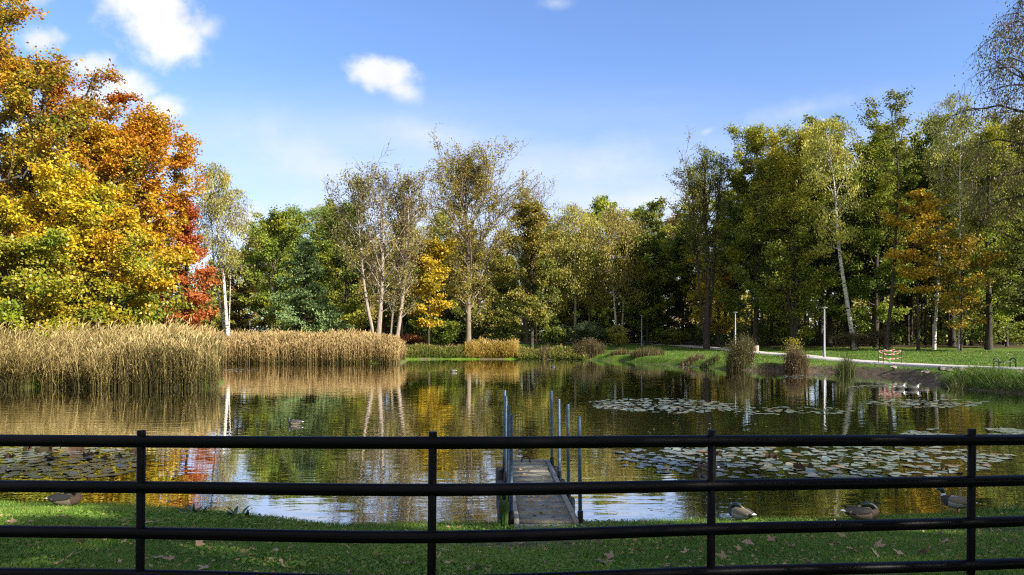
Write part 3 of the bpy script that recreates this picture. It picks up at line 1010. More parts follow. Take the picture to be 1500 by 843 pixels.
# far and right bank grass
rb = np.random.default_rng(9)
bank = MB()
N = 90000
y = rb.uniform(33, 90, N)
x = rb.uniform(8, 48, N)
k = (np.abs(x / y) < .74)
x, y = x[k], y[k]
sd = pond_sd(x, y)
k = (sd > .15 + .75 * ((x > 18) & (y > 43) & (y < 55)) * (.55 + .35 * wob(x * 2, y * 2))) & (path_dist(x, y) > 1.35) & (sd < 26)
x, y, sd = x[k], y[k], sd[k]
fr = 1 + 3.0 * (1 - smoothstep(.1, .9, sd)) * (wob(x * 1.3, y) > -.2)
blades(bank, x, y, ground_z(x, y, sd) - .01, rb.uniform(.06, .15, len(x)) * fr, rb.uniform(.02, .04, len(x)), rb.uniform(.3, 1.2, len(x)), rb,
       np.clip(.45 + .22 * wob(x * .5, y * .4) + rb.normal(0, .16, len(x)), 0, 1))
# rank grass hanging over the bank near the right edge
N = 9000
y = rb.uniform(33, 41.5, N)
x = rb.uniform(23.3, 29, N)
sd = pond_sd(x, y)
k = (sd > -.05) & (sd < 2.2)
x, y, sd = x[k], y[k], sd[k]
blades(bank, x, y, ground_z(x, y, sd), rb.uniform(.4, .8, len(x)), rb.uniform(.015, .03, len(x)), rb.uniform(.4, 1.2, len(x)), rb, np.clip(rb.normal(.45, .2, len(x)), 0, 1), n=5)
tag(bank.build('bank_grass', M_GRASSFAR), 'grass on the far right bank between pond and path', 'grass', kind='stuff')


# reeds
def reeds(name, xs_, ys_, hs, label, green=0.3, seed=1, lean=.12, mess=None, mat=None, kind='stuff', wide=1.0, plume=.5):
    r = np.random.default_rng(seed)
    B = len(xs_)
    mb = MB()
    z = np.maximum(ground_z(xs_, ys_), -.15) - .05
    base = np.stack([xs_, ys_, z], -1)
    a = r.uniform(0, 2 * np.pi, B)
    ln = np.abs(r.normal(0, lean, B))
    if mess is not None:
        ln = ln + mess * np.abs(r.normal(0, 1, B))
        a = np.where(r.uniform(0, 1, B) < mess * 1.2, r.normal(-.3, .7, B), a)
    d = np.stack([np.cos(a), np.sin(a), np.zeros(B)], -1)
    n = 6
    s = np.linspace(0, 1, n)
    P = base[:, None, :] + d[:, None, :] * (ln * hs)[:, None, None] * (s ** 1.8)[None, :, None]
    P[..., 2] += hs[:, None] * (s - .35 * np.minimum(ln, 1.3)[:, None] * s ** 2.5)
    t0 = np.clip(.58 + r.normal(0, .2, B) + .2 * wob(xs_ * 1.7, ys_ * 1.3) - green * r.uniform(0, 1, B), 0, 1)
    b = r.uniform(0, np.pi, B)
    side = np.stack([np.cos(b), np.sin(b), np.zeros(B)], -1)
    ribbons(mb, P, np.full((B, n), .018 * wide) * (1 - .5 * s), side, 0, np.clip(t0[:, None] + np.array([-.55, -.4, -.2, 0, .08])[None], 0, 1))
    # leaves
    for q in range(4):
        f = r.uniform(.15, .92, B)
        i = np.minimum((f * (n - 1)).astype(int), n - 2)
        w = (f * (n - 1) - i)[:, None]
        ar = np.arange(B)
        S = P[ar, i] * (1 - w) + P[ar, i + 1] * w
        aa = r.uniform(0, 2 * np.pi, B)
        dd = np.stack([np.cos(aa), np.sin(aa), np.zeros(B)], -1)
        ll = r.uniform(.3, .65, B)
        ss = np.array([0, .5, 1.])
        Q = S[:, None, :] + dd[:, None, :] * (ll[:, None] * ss * .75)[..., None]
        Q[..., 2] += ll[:, None] * (np.array([0, .42, .35]) - r.uniform(0, .5, B)[:, None] * np.array([0, .25, 1.]))
        sd_ = np.stack([-np.sin(aa), np.cos(aa), np.zeros(B)], -1)
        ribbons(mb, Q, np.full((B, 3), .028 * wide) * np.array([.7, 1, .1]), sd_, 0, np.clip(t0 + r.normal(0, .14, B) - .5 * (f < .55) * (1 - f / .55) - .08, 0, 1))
    # plumes
    k = r.uniform(0, 1, B) < plume
    tipd = norm(P[k, -1] - P[k, -2])
    S = P[k, -1]
    m = len(S)
    ss = np.array([0, .35, .75, 1.])
    hl = r.uniform(.2, .38, m)
    Q = S[:, None, :] + tipd[:, None, :] * (hl[:, None] * ss)[..., None]
    Q += d[k][:, None, :] * (hl[:, None] * ss ** 2 * .5)[..., None]
    for off in (0, 1.57):
        b2 = b[k] + off
        ribbons(mb, Q, np.full((m, 4), .068 * wide) * np.array([.3, 1, .7, .05]), np.stack([np.cos(b2), np.sin(b2), np.zeros(m)], -1), 1, np.clip(r.normal(.5, .25, m), 0, 1))
    return tag(mb.build(name, [mat or M_REED, M_PLUME]), label, 'reeds', kind=kind)


rr = np.random.default_rng(17)
N = 24000
y = 39.0 + 11 * rr.uniform(0, 1, N) ** 1.5
x = rr.uniform(-37, -15.4, N)
sd = pond_sd(x, y)
k = (sd > np.where(x > -22, -2.1, -.9) + .45 * wob(x * 1.6, y * 2)) & (rr.uniform(0, 1, N) < .62 + .6 * wob(x * 3.1, y * 1.2)) & (x < -.3895 * y - .05 + .10 * wob(y * 4, x))
x, y = x[k], y[k]
hh = (2.44 + .32 * wob(x * 1.3, y * 1.1) + rr.normal(0, .30, len(x))) * np.interp(x, [-37, -27, -20, -15.6], [1.0, 1.0, .98, .97])
mess = np.interp(x, [-37, -28, -23, -20.5], [.6, .55, .35, .04])
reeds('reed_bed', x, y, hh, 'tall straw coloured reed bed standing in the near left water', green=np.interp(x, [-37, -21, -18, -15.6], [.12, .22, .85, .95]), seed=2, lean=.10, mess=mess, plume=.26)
N = 26000
y = rr.uniform(70.8, 77.5, N)
x = rr.uniform(-31, -10.8, N)
sd = pond_sd(x, y)
k = (sd > -.7 + .35 * wob(x, y * 2)) & (y < 76.5) & (rr.uniform(0, 1, N) < .65 + .5 * wob(x * 2.3, y))
x, y = x[k], y[k]
hh = (1.85 + .24 * wob(x * 1.1, y * .9) + rr.normal(0, .24, len(x))) * np.interp(x, [-13.2, -11.2], [1.0, .82])
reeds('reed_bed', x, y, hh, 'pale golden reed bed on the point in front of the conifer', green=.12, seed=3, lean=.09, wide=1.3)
N = 5200
x = rr.uniform(-5.2, .6, N)
y = 83.1 + rr.uniform(0, 2.4, N)
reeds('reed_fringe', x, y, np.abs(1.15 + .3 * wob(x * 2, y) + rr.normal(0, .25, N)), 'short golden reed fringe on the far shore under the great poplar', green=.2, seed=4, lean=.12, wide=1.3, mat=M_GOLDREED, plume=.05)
N = 3600
x = rr.uniform(-13, -4.5, N)
y = np.interp(x, [-13, -9, -4], [82, 82.8, 83.2]) + rr.uniform(0, 2.0, N)
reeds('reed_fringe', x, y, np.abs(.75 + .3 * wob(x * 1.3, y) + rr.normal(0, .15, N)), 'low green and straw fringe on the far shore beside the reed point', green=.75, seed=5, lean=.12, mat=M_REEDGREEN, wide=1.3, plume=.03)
N = 2600
x = rr.uniform(.6, 8.0, N)
y = np.interp(x, [0, 4, 8], [82.8, 82.6, 81.0]) + rr.uniform(0, 1.6, N)
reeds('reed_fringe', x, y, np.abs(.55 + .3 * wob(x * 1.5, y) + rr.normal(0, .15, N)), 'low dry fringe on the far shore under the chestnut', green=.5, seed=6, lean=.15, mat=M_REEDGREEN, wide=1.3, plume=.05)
# small bank behind the pond gap between the two reed beds
N = 1800
x = rr.uniform(-29, -24, N)
y = rr.uniform(60, 71, N)
k = pond_sd(x, y) > 0
x, y = x[k], y[k]
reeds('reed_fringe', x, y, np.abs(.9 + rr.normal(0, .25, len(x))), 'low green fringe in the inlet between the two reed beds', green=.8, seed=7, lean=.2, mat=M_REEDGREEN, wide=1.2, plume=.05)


# shore clumps: each a thing
def clump(name, px, d, top, width, n, label, mat, cat, seed, lean=.25, w=.03, twiggy=False, z0=None):
    x0 = wx(px, d)
    z = gz(x0, d) if z0 is None else z0
    H = (wz(top, d) - z) * .98
    n = int(n * 1.8)
    w = w * 1.25
    rad = width * .5 / FPX * d
    r = np.random.default_rng(seed)
    mb = MB()
    th = r.uniform(0, 6.28, n)
    q = np.sqrt(r.uniform(0, 1, n))
    x, y = np.cos(th) * q * rad * .8, np.sin(th) * q * rad * .6
    h = H * (1 - .3 * q ** 2) * r.uniform(.3, 1.06, n) * (1 + .25 * np.sin(th * 2 + seed) * q)
    blades(mb, x, y, ground_z(x + x0, y + d) - z - .03, h, np.full(n, w) * r.uniform(.6, 1.3, n), np.abs(r.normal(0, lean, n)), r, np.clip(r.normal(.5, .25, n), 0, 1), n=5)
    if twiggy:
        m = n * 2
        c = r.integers(0, n, m)
        f = r.uniform(.25, 1, m)
        pos = np.stack([x[c] * (1 + .25 * f), y[c], h[c] * f], -1) + r.normal(0, .17, (m, 3))
        nr = norm(r.normal(0, 1, pos.shape))
        ax = norm(np.cross(nr, r.normal(0, 1, pos.shape)))
        bx = np.cross(nr, ax)
        s_ = r.uniform(.03, .07, m)[:, None]
        V = np.stack([pos - ax * s_, pos + bx * s_ * .6, pos + ax * s_, pos - bx * s_ * .6], 1).reshape(-1, 3)
        mb.add(V, quads=np.arange(len(V)).reshape(-1, 4), tint=np.clip(r.normal(.5, .25, m), 0, 1))
    return tag(mb.build(name, mat, loc=(x0, d, z)), label, cat)


clump('shore_shrub', 863, 82.5, 493, 56, 900, 'grey brown shrubby clump on the far shore, left of the two close lamp posts', M_SEDGE, 'shrub', 61, .22, .035, True)
clump('sedge_clump', 910, 80, 508, 46, 500, 'low pale brown sedge at the foot of the close pair of lamp posts', M_SEDGE, 'sedge', 62, .35, .03)
clump('sedge_clump', 948, 76, 505, 62, 800, 'wide brown sedge below the bend of the path', M_SEDGE, 'sedge', 63, .4, .03)
clump('sedge_clump', 1012, 66.5, 518, 50, 450, 'short reddish sedge at the water on the lit grass', M_SEDGERED, 'sedge', 64, .4, .03)
clump('sedge_clump', 1040, 63, 520, 36, 350, 'short dull green sedge left of the big twiggy shrub', M_SEDGEGREEN, 'sedge', 65, .4, .03)
clump('shore_shrub', 1084, 59, 488, 48, 900, 'tall twiggy grey brown shrub in front of a lamp post on the right shore', M_BROWNTWIG, 'shrub', 66, .25, .022, True)
clump('shore_shrub', 1166, 56.5, 503, 40, 800, 'reddish brown rounded shrub on the right shore left of the lone lamp post', M_SEDGERED, 'shrub', 67, .25, .025, True)
clump('sedge_clump', 1238, 53.5, 512, 34, 320, 'dark green spiky sedge in the water right of the lone lamp post', M_SEDGEGREEN, 'sedge', 68, .25, .03)
clump('sedge_clump', 1401, 38.6, 545, 26, 160, 'dark sedge leaning from the earth bank near the right edge', M_SEDGEGREEN, 'sedge', 69, .45, .02)
clump('sedge_clump', 798, 83.0, 502, 26, 260, 'small russet sedge tuft on the far shore right of the golden fringe', M_SEDGERED, 'sedge', 70, .25, .03)
clump('sedge_clump', 1125, 57.5, 533, 36, 240, 'low dark sedge under the bank between the twiggy and the reddish shrubs', M_SEDGERED, 'sedge', 71, .5, .02)


def bush(name, px, d, top, width, label, mat, leaves=5000, ls=.2, seed=1, **kw):
    return tree(name, px, d, top, width, label, mat, M_BARKDARK, cat='shrub', **dict(dict(cb=.02, prof='low', tr=.06, nprim=26, nsec=5, nter=2, e0=20, e1=70, leaves=leaves, ls=ls, sig=.22, la=.6), **kw))


bush('garden_shrub', 601, 96, 492, 46, 'low rusty orange shrub behind the reed point', M_SHRUBRED, 6000, .18)
bush('garden_shrub', 862, 104, 474, 66, 'dense dark blue green shrub under the old birch', M_SPRUCE, 9000, .22, tmean=.0)
bush('garden_shrub', 905, 98, 479, 24, 'olive rounded shrub left of the close pair of lamp posts', M_OLIVE, 4500, .2, tmean=.35)
bush('garden_shrub', 815, 106, 482, 40, 'dark green shrub below the willow', M_GREEN, 5000, .24)
bush('garden_shrub', 1165, 84, 478, 70, 'wide green understorey shrub with a few yellow leaves behind the path', M_GREENGOLD, 6000, .2, tmean=.35)
bush('garden_shrub', 1160, 66, 497, 17, 'small bright yellow green bush beside the path', M_LIME, 700, .13, tmean=.7)
bush('garden_shrub', 1246, 78, 488, 44, 'thin brown understorey shrub at the foot of the leaning birch', M_BROWNTWIG, 3000, .16, tmean=.3)
bush('garden_shrub', 1288, 76, 486, 40, 'dull brown shrub behind the taped play stand', M_BROWNTWIG, 3000, .16, tmean=.4)
bush('garden_shrub', 512, 92, 462, 60, 'yellow green shrub beside the conifer', M_GREENGOLD, 6000, .24, tmean=.65)
bush('garden_shrub', 645, 94, 470, 60, 'mid green shrub under the yellow maple', M_GREENGOLD, 7000, .24, tmean=.4)
bush('garden_shrub', 1440, 82, 470, 80, 'dark shrub between the trunks near the right edge', M_GREEN, 6000, .24)
bush('garden_shrub', 985, 104, 482, 44, 'dark shrub behind the bend of the path', M_GREEN, 5000, .24)

# ------------------------------------------------------------------ fence
M_FENCE = princ('black_paint', (.0028, .0026, .0042), .38, 0, None, bump=.05, bscale=60, spec=.10)
PX = [-260, 207, 634, 1043, 1424, 1800]
PD = [4.35, 4.12, 4.0, 4.21, 4.52, 4.95]
RAILS = [[643, 647, 649, 646.5, 645, 641.5], [710, 714, 718, 711.5, 705.5, 697], [775, 781, 787, 775.5, 766, 752], [838, 843, 852, 838.5, 828, 812], [902, 906, 916, 902, 890, 870]]
fence = empty('railing_fence', (0, 4.0, 1.2), 'black tubular rail fence across the foreground lawn', 'fence')


def rel(p):
    return np.asarray(p, float) - np.array([0, 4.0, 1.2])


for k, (px, d) in enumerate(zip(PX, PD)):
    ztop = wz(RAILS[0][k] - 16.5, d)
    x = wx(px, d)
    z0 = gz(x, d) - .15
    m = MB()
    P = np.array([[x - .012, d, z0], [x - .008, d, z0 + .4], [x, d, ztop - .003], [x, d, ztop]])
    batch_tubes(m, rel(P)[None], np.array([[.0235, .0235, .0235, .021]]), 14, cap=True)
    m.build('post', M_FENCE, fence, smooth=False)
for row in RAILS:
    pts = np.array([[wx(px, d), d, wz(py, d)] for px, d, py in zip(PX, PD, row)])
    cv = spline(pts, 8)
    m = MB()
    batch_tubes(m, rel(cv)[None], np.full((1, len(cv)), .0335), 18, cap=True)
    rail = m.build('rail', M_FENCE, fence, smooth=True)
    # joint sleeve: slightly wider collar near the middle post
    j = int(np.argmin(np.abs(cv[:, 0] - wx(668, 4.0))))
    m = MB()
    c = cv[j]
    t_ = norm(cv[j + 1] - cv[j - 1])
    batch_tubes(m, rel(np.array([c - t_ * .012, c, c + t_ * .012]))[None], np.array([[.0345, .036, .0345]]), 18, cap=True)
    m.build('weld_collar', M_FENCE, rail, smooth=True)

# ------------------------------------------------------------------ pier
M_DECK = princ('weathered_deck', None, .85, 0, [(.13, .12, .085), (.21, .195, .145), (.28, .26, .20)], 5, .5, 30, (1, 1, 1), .3)
M_EDGE = princ('pier_edge_beam', None, .7, 0, [(.16, .155, .14), (.26, .25, .23)], 6, .3, 30)
M_BLUE = princ('blue_paint_worn', None, .45, 0, [(.07, .045, .03), (.025, .055, .095), (.035, .075, .13), (.09, .12, .16)], 9, .2, 40)
M_RUBBER = princ('black_float', (.012, .012, .013), .5)
M_RUST = princ('dark_iron', None, .6, .6, [(.03, .022, .018), (.07, .045, .03)], 12)
M_SLAB = princ('old_concrete', None, .9, 0, [(.10, .095, .075), (.18, .17, .14), (.25, .24, .2)], 4, .5, 30)
DN, DF = 10.35, 15.25
xl0, xr0, xl1, xr1 = wx(757, DN), wx(844, DN), wx(744, DF), wx(802, DF)
ZD = .30
pier = empty('swim_pier', (.5, 12.8, ZD), 'narrow weathered pier with blue posts leading out on the water', 'pier')


def prel(p):
    return np.asarray(p, float) - np.array([.5, 12.8, ZD])


m = MB()
nb = 12
for k in range(nb):
    a0, a1 = k / nb + .002, (k + 1) / nb - .002
    q0, q1 = DN + (DF - DN) * a0, DN + (DF - DN) * a1
    xa0, xa1 = xl0 + (xl1 - xl0) * a0 + .04, xl0 + (xl1 - xl0) * a1 + .04
    xb0, xb1 = xr0 + (xr1 - xr0) * a0 - .04, xr0 + (xr1 - xr0) * a1 - .04
    dz = rng.normal(0, .003)
    v = [(xa0, q0, ZD - .05), (xb0, q0, ZD - .05), (xb1, q1, ZD - .05), (xa1, q1, ZD - .05), (xa0, q0, ZD + dz), (xb0, q0, ZD + dz), (xb1, q1, ZD + dz), (xa1, q1, ZD + dz)]
    m.add(prel(v), quads=[(3, 2, 1, 0), (4, 5, 6, 7), (0, 1, 5, 4), (1, 2, 6, 5), (2, 3, 7, 6), (3, 0, 4, 7)])
m.build('deck', M_DECK, pier)
for a, b in ((xl0, xl1), (xr0, xr1)):
    m = MB()
    v = []
    for z in (ZD - .14, ZD + .022):
        v += [(a - .035, DN - .02, z), (a + .035, DN - .02, z), (b + .035, DF, z), (b - .035, DF, z)]
    m.add(prel(v), quads=[(3, 2, 1, 0), (4, 5, 6, 7), (0, 1, 5, 4), (1, 2, 6, 5), (2, 3, 7, 6), (3, 0, 4, 7)])
    m.build('edge_beam', M_EDGE, pier)
m = MB()
box(m, prel((.5 * (xl1 + xr1), DF + .04, ZD - .06)), (xr1 - xl1 + .1, .06, .16), mat=0)
m.build('end_beam', M_EDGE, pier)
for sx in (0, 1):
    for k, ptop in enumerate((608, 594, 583, 576)):
        a = .03 + .31 * k
        d = DN + (DF - DN) * a
        e = (xl0 + (xl1 - xl0) * a - .075) if sx == 0 else (xr0 + (xr1 - xr0) * a + .075)
        zt = ZD + 1.45 + rng.normal(0, .02)
        ln = rng.normal(0, .012)
        m = MB()
        P = np.array([[e, d, -.5], [e, d, .3], [e + ln, d, zt - .01], [e + ln, d, zt]])
        batch_tubes(m, prel(P)[None], np.array([[.028, .028, .028, .024]]), 10, cap=True)
        po_ = m.build('post', M_BLUE, pier, smooth=True)
        m = MB()
        batch_tubes(m, prel(np.array([[e, d, ZD - .3], [e, d, ZD + .11]]))[None], np.array([[.04, .04]]), 10, cap=True)
        m.build('bracket', M_RUBBER, po_, smooth=True)
for a, sd_ in ((.30, 0), (.62, 0), (.9, 0), (.35, 1), (.66, 1), (.93, 1)):
    d = DN + (DF - DN) * a
    e = (xl0 + (xl1 - xl0) * a - .16) if sd_ == 0 else (xr0 + (xr1 - xr0) * a + .09)
    m = MB()
    lathe(m, prel((e, d, -.25)), [(0, 0), (.085, .01), (.095, .06), (.095, .46), (.085, .5), (0, .51)], 16)
    m.build('float', M_RUBBER, pier, smooth=True)
m = MB()
aa = np.linspace(0, np.pi, 13)
P = np.stack([wx(770, DF) + .085 * np.cos(aa), np.full(13, DF - .12), ZD + .005 + .12 * np.sin(aa)], -1)
batch_tubes(m, prel(P)[None], np.full((1, 13), .014), 8, cap=True)
m.build('mooring_ring', M_RUST, pier, smooth=True)
m = MB()
box(m, (0, 0, 0), (1.02, .46, .30), bev=.02)
o = m.build('landing_slab', M_SLAB, loc=((xl0 + xr0) / 2 + .06, DN - .27, ZD - .168))
tag(o, 'old concrete landing slab at the shore end of the pier', 'slab')


# ------------------------------------------------------------------ plants on the near bank
def blade_plant(name, px, d, h, n, label, mat, w, lean, spread, seed):
    x0 = wx(px, d)
    z = gz(x0, d)
    r = np.random.default_rng(seed)
    mb = MB()
    x, y = r.normal(0, spread, n), r.normal(0, spread * .7, n)
    B = n
    hh_ = h * r.uniform(.6, 1.1, n)
    a = np.arctan2(y, x) + r.normal(0, .5, n)
    ln = np.abs(r.normal(lean, lean * .4, n))
    s = np.linspace(0, 1, 6)
    dvec = np.stack([np.cos(a), np.sin(a), np.zeros(n)], -1)
    P = np.stack([x, y, np.full(n, -.02)], -1)[:, None, :] + dvec[:, None, :] * (ln * hh_)[:, None, None] * (s ** 1.6)[None, :, None]
    P[..., 2] += hh_[:, None] * (s - .4 * np.minimum(ln, 1.)[:, None] * s ** 2.2)
    side = np.stack([-np.sin(a), np.cos(a), np.zeros(n)], -1)
    ribbons(mb, P, w * np.array([.5, .85, 1, .85, .5, .05])[None, :] * np.ones((n, 1)), side, 0, np.clip(r.normal(.5, .25, n), 0, 1))
    return tag(mb.build(name, mat, loc=(x0, d, z)), label, 'plant')


blade_plant('iris_plant', 736, 10.4, .62, 12, 'upright green iris blades beside the pier', M_IRIS, .035, .12, .05, 81)
blade_plant('broadleaf_plant', 350, 11.15, .24, 16, 'dark broad leaved plant by the water left of the pier', M_HOSTA, .06, .8, .07, 82)
blade_plant('broadleaf_plant', 284, 11.4, .20, 20, 'low dark leafy plant at the bank edge right of the second post', M_HOSTA, .045, 1.0, .09, 83)
blade_plant('iris_plant', 1478, 11.3, .25, 60, 'loose tuft of light green grass at the water beside the right fence post', M_IRIS, .014, .8, .16, 84)
blade_plant('broadleaf_plant', 826, 10.6, .12, 14, 'small ragged weed at the right side of the pier slab', M_HOSTA, .03, 1.0, .06, 85)
# leafy weed that climbs through the bottom rails
wd = MB()
rw = np.random.default_rng(86)
n = 260
pos = np.stack([rw.uniform(wx(1000, 4.3), wx(1105, 4.3), n), rw.normal(4.34, .05, n), wz(840, 4.3) - .02 + rw.uniform(-.25, .015, n)], -1) 
nr = norm(rw.normal(0, .6, pos.shape) + np.array([0, -.3, 1]))
ax = norm(np.cross(nr, rw.normal(0, 1, pos.shape)))
bx = np.cross(nr, ax)
s_ = rw.uniform(.008, .018, n)[:, None]
V = np.stack([pos - ax * s_, pos + bx * s_ * .7, pos + ax * s_, pos - bx * s_ * .7], 1).reshape(-1, 3)
c0 = np.array([wx(1050, 4.3), 4.34, gz(wx(1050, 4.3), 4.34)])
wd.add(V - c0, quads=np.arange(len(V)).reshape(-1, 4), tint=rw.uniform(.3, 1, n))
st = pos[::6]
P = np.stack([np.stack([c0[0] + (st[:, 0] - c0[0]) * .6, st[:, 1], np.full(len(st), c0[2])], -1), st * .5 + np.stack([st[:, 0], st[:, 1], np.full(len(st), c0[2])], -1) * .5, st], 1) - c0
batch_tubes(wd, P, np.full((len(st), 3), .003), 4, mat=1)
tag(wd.build('climbing_weed', [M_LIME, M_BARKTWIG], loc=tuple(c0)), 'small yellow green weed climbing the bottom rail', 'plant')


# ------------------------------------------------------------------ fallen leaves
def leaf_mesh(seed):
    r = np.random.default_rng(seed)
    lobes = 5
    pts = []
    angs = np.radians([-150, -70, 0, 70, 150]) + r.normal(0, .08, 5)
    lens = np.array([.45, .85, 1.0, .85, .45]) * r.uniform(.85, 1.1, 5)
    for k in range(5):
        a = angs[k]
        pts.append((lens[k] * .72 * math.cos(a - .20), lens[k] * .72 * math.sin(a - .20)))
        pts.append((lens[k] * math.cos(a), lens[k] * math.sin(a)))
        pts.append((lens[k] * .70 * math.cos(a + .22), lens[k] * .70 * math.sin(a + .22)))
        if k < 4:
            b = (angs[k] + angs[k + 1]) / 2
            pts.append((.36 * math.cos(b), .36 * math.sin(b)))
    pts.append((-.35, .02))
    pts.append((-1.0, r.normal(0, .1)))
    pts.append((-.35, -.02))
    p = np.array(pts)
    curl = r.uniform(.2, .95)
    z = curl * (p[:, 0] * r.normal(.4, .3) + (p ** 2).sum(1) * .35) + r.normal(0, .06, len(p))
    v = np.vstack([[0, 0, 0], np.column_stack([p, z])]) * .5
    n = len(p)
    return MB().add(v, tris=[(0, 1 + k, 1 + (k + 1) % n) for k in range(n)], tint=r.uniform(.05, .95)).mesh('fallen_leaf', M_DRYLEAF)


LMESH = [leaf_mesh(200 + k) for k in range(8)]
rl = np.random.default_rng(31)
fixed = [(234, 824), (180, 800), (291, 803), (180, 768), (220, 770), (523, 801), (553, 828), (700, 838), (756, 800), (1004, 815), (1060, 822), (1158, 806), (1222, 775), (1235, 790),
         (1285, 805), (1345, 795), (1378, 787), (1382, 800), (1285, 820), (1247, 812), (1318, 818), (1350, 816), (935, 812), (880, 830), (895, 822), (1010, 795), (980, 838), (1130, 797), (1095, 800),
         (395, 800), (360, 815), (460, 800), (300, 838), (120, 800), (90, 830), (20, 770), (12, 763), (415, 835), (830, 803), (868, 795), (700, 800), (1455, 815), (1480, 800), (600, 832), (650, 812)]


def on_ground(px, py):
    d = 6.0
    for _ in range(40):
        x = wx(px, d)
        z = gz(x, d)
        d2 = (EYE - z) * FPX / (py - HY)
        d = d * .5 + d2 * .5
    return wx(px, d), d


for i in range(180):
    if i < len(fixed):
        x, yv = on_ground(*fixed[i])
        s = rl.uniform(.12, .20)
    else:
        while True:
            yv = rl.uniform(6.2, 11.8)
            x = rl.uniform(-1, 1) * yv * .7
            if pond_sd([x], [yv])[0] > .15:
                break
        s = rl.uniform(.05, .12)
    o = bpy.data.objects.new('fallen_leaf', LMESH[i % 8])
    COL.objects.link(o)
    o.location = (x, yv, gz(x, yv) + .045)
    o.rotation_euler = (rl.normal(0, .42), rl.normal(0, .42), rl.uniform(0, 6.28))
    o.scale = (s * rl.uniform(.75, 1.2), s, s)
    if x < -.5:
        lab, grp = 'dry tan leaf lying on the lawn left of the pier', 'fallen leaves on the lawn left of the pier'
    elif x < 1.4:
        lab, grp = 'dry tan leaf lying on the worn ground before the pier', 'fallen leaves before the pier'
    else:
        lab, grp = 'dry tan leaf lying on the lawn right of the pier', 'fallen leaves on the lawn right of the pier'
    tag(o, lab, 'fallen leaf', grp)
# leaves and crumbs on the pier deck and litter too small to count
lt = MB()
n = 3200
y = rl.uniform(6, 11.6, n)
x = rl.uniform(-1, 1, n) * y * .72
sd = pond_sd(x, y)
k = sd > .1
pos = np.stack([x, y, ground_z(x, y, sd) + .03], -1)[k]
q = rl.uniform(0, 1, 60)
px_ = np.stack([xl0 + .1 + (xr0 - xl0 - .2) * rl.uniform(0, 1, 60), DN + .1 + (DF - DN - .3) * q, np.full(60, ZD + .012)], -1)
px_[:, 0] += (xl1 - xl0) * q * .5 + (xr1 - xr0) * q * .5 * 0
px_[:, 0] = np.clip(px_[:, 0], xl0 + (xl1 - xl0) * q + .08, xr0 + (xr1 - xr0) * q - .08)
pos = np.concatenate([pos, px_])
n = 5200          # leaves blown over the far lawn and a few afloat on the pond
y = rl.uniform(38, 95, n)
x = rl.uniform(14, 52, n)
k2 = (pond_sd(x, y) > .5) & (np.abs(x / y) < .72) & (rl.uniform(0, 1, n) < .45 + .5 * wob(x * .4, y * .3))
fl_ = np.stack([x, y, ground_z(x, y) + .06], -1)[k2]
n = 420
y = rl.uniform(12, 45, n)
x = rl.uniform(-.6, .6, n) * y
k2 = (pond_sd(x, y) < -.3) & (wob(x * .5, y * .4) > -.15)
wl_ = np.stack([x, y, np.full(n, .006)], -1)[k2]
pos = np.concatenate([pos, fl_, wl_])
nr = norm(rl.normal(0, .35, pos.shape) * np.where(pos[:, 2:3] < .008, .05, 1.0) + np.array([0, 0, 1]))
ax = norm(np.cross(nr, rl.normal(0, 1, pos.shape)))
bx = np.cross(nr, ax)
s_ = np.concatenate([rl.uniform(.008, .032, k.sum()), rl.uniform(.02, .05, 60), rl.uniform(.04, .075, len(fl_)), rl.uniform(.02, .05, len(wl_))])[:, None]
V = np.stack([pos - ax * s_, pos + bx * s_ * .6, pos + ax * s_, pos - bx * s_ * .6], 1).reshape(-1, 3)
lt.add(V, quads=np.arange(len(V)).reshape(-1, 4), tint=rl.uniform(0, 1, len(pos)))
tag(lt.build('leaf_litter', M_LITTER), 'tiny dry leaf litter scattered over lawns, pier and water', 'leaf litter', kind='stuff')


# ------------------------------------------------------------------ lily pads
def pad_mat(name, cols):
    m, nt, out = new_mat(name)
    p = nt.nodes.new('ShaderNodeBsdfPrincipled')
    p.inputs['Roughness'].default_value = .24
    p.inputs['Specular IOR Level'].default_value = .9
    oi = nt.nodes.new('ShaderNodeObjectInfo')
    f = math_n(nt, 'FRACT', math_n(nt, 'ADD', attr(nt), oi.outputs['Random']))
    L(nt, ramp(nt, f, cols, [0, .55, .82, 1]).outputs[0], p.inputs['Base Color'])
    L(nt, p.outputs[0], out.inputs[0])
    return m


M_PAD = pad_mat('lily_pad', [(.10, .13, .105), (.155, .185, .165), (.20, .215, .16), (.18, .12, .065)])
M_PADDRY = leaf_mat('withered_pad', [(.03, .018, .013), (.06, .035, .025), (.04, .05, .018)], .1, .05, gloss=.01)


def pad_geo(r, rad, tilt=.05):
    n = 13
    a = np.linspace(.16, 2 * np.pi - .16, n)
    rr_ = rad * (1 + .05 * np.sin(3 * a + r.uniform(0, 6)))
    ph = r.uniform(0, 6.28)
    rim = np.stack([rr_ * np.cos(a), rr_ * np.sin(a), .006 + rad * tilt * np.sin(a * 2 + ph) + rad * tilt * .6 * np.cos(a + ph)], -1)
    inn = rim * np.array([.55, .55, .2]) + np.array([0, 0, .006])
    v = np.vstack([[[.0, 0, .007]], inn, rim])
    t = [(0, 1 + k, 2 + k) for k in range(n - 1)]
    q = [(1 + k, 1 + n + k, 2 + n + k, 2 + k) for k in range(n - 1)]
    return v, q, t


rp = np.random.default_rng(55)
PADM = []
for k in range(7):
    v, q, t = pad_geo(rp, .5, rp.uniform(.01, .06) if k < 5 else .16)
    PADM.append(MB().add(v, quads=q, tris=t, tint=k / 7).mesh('lily_pad', M_PAD))


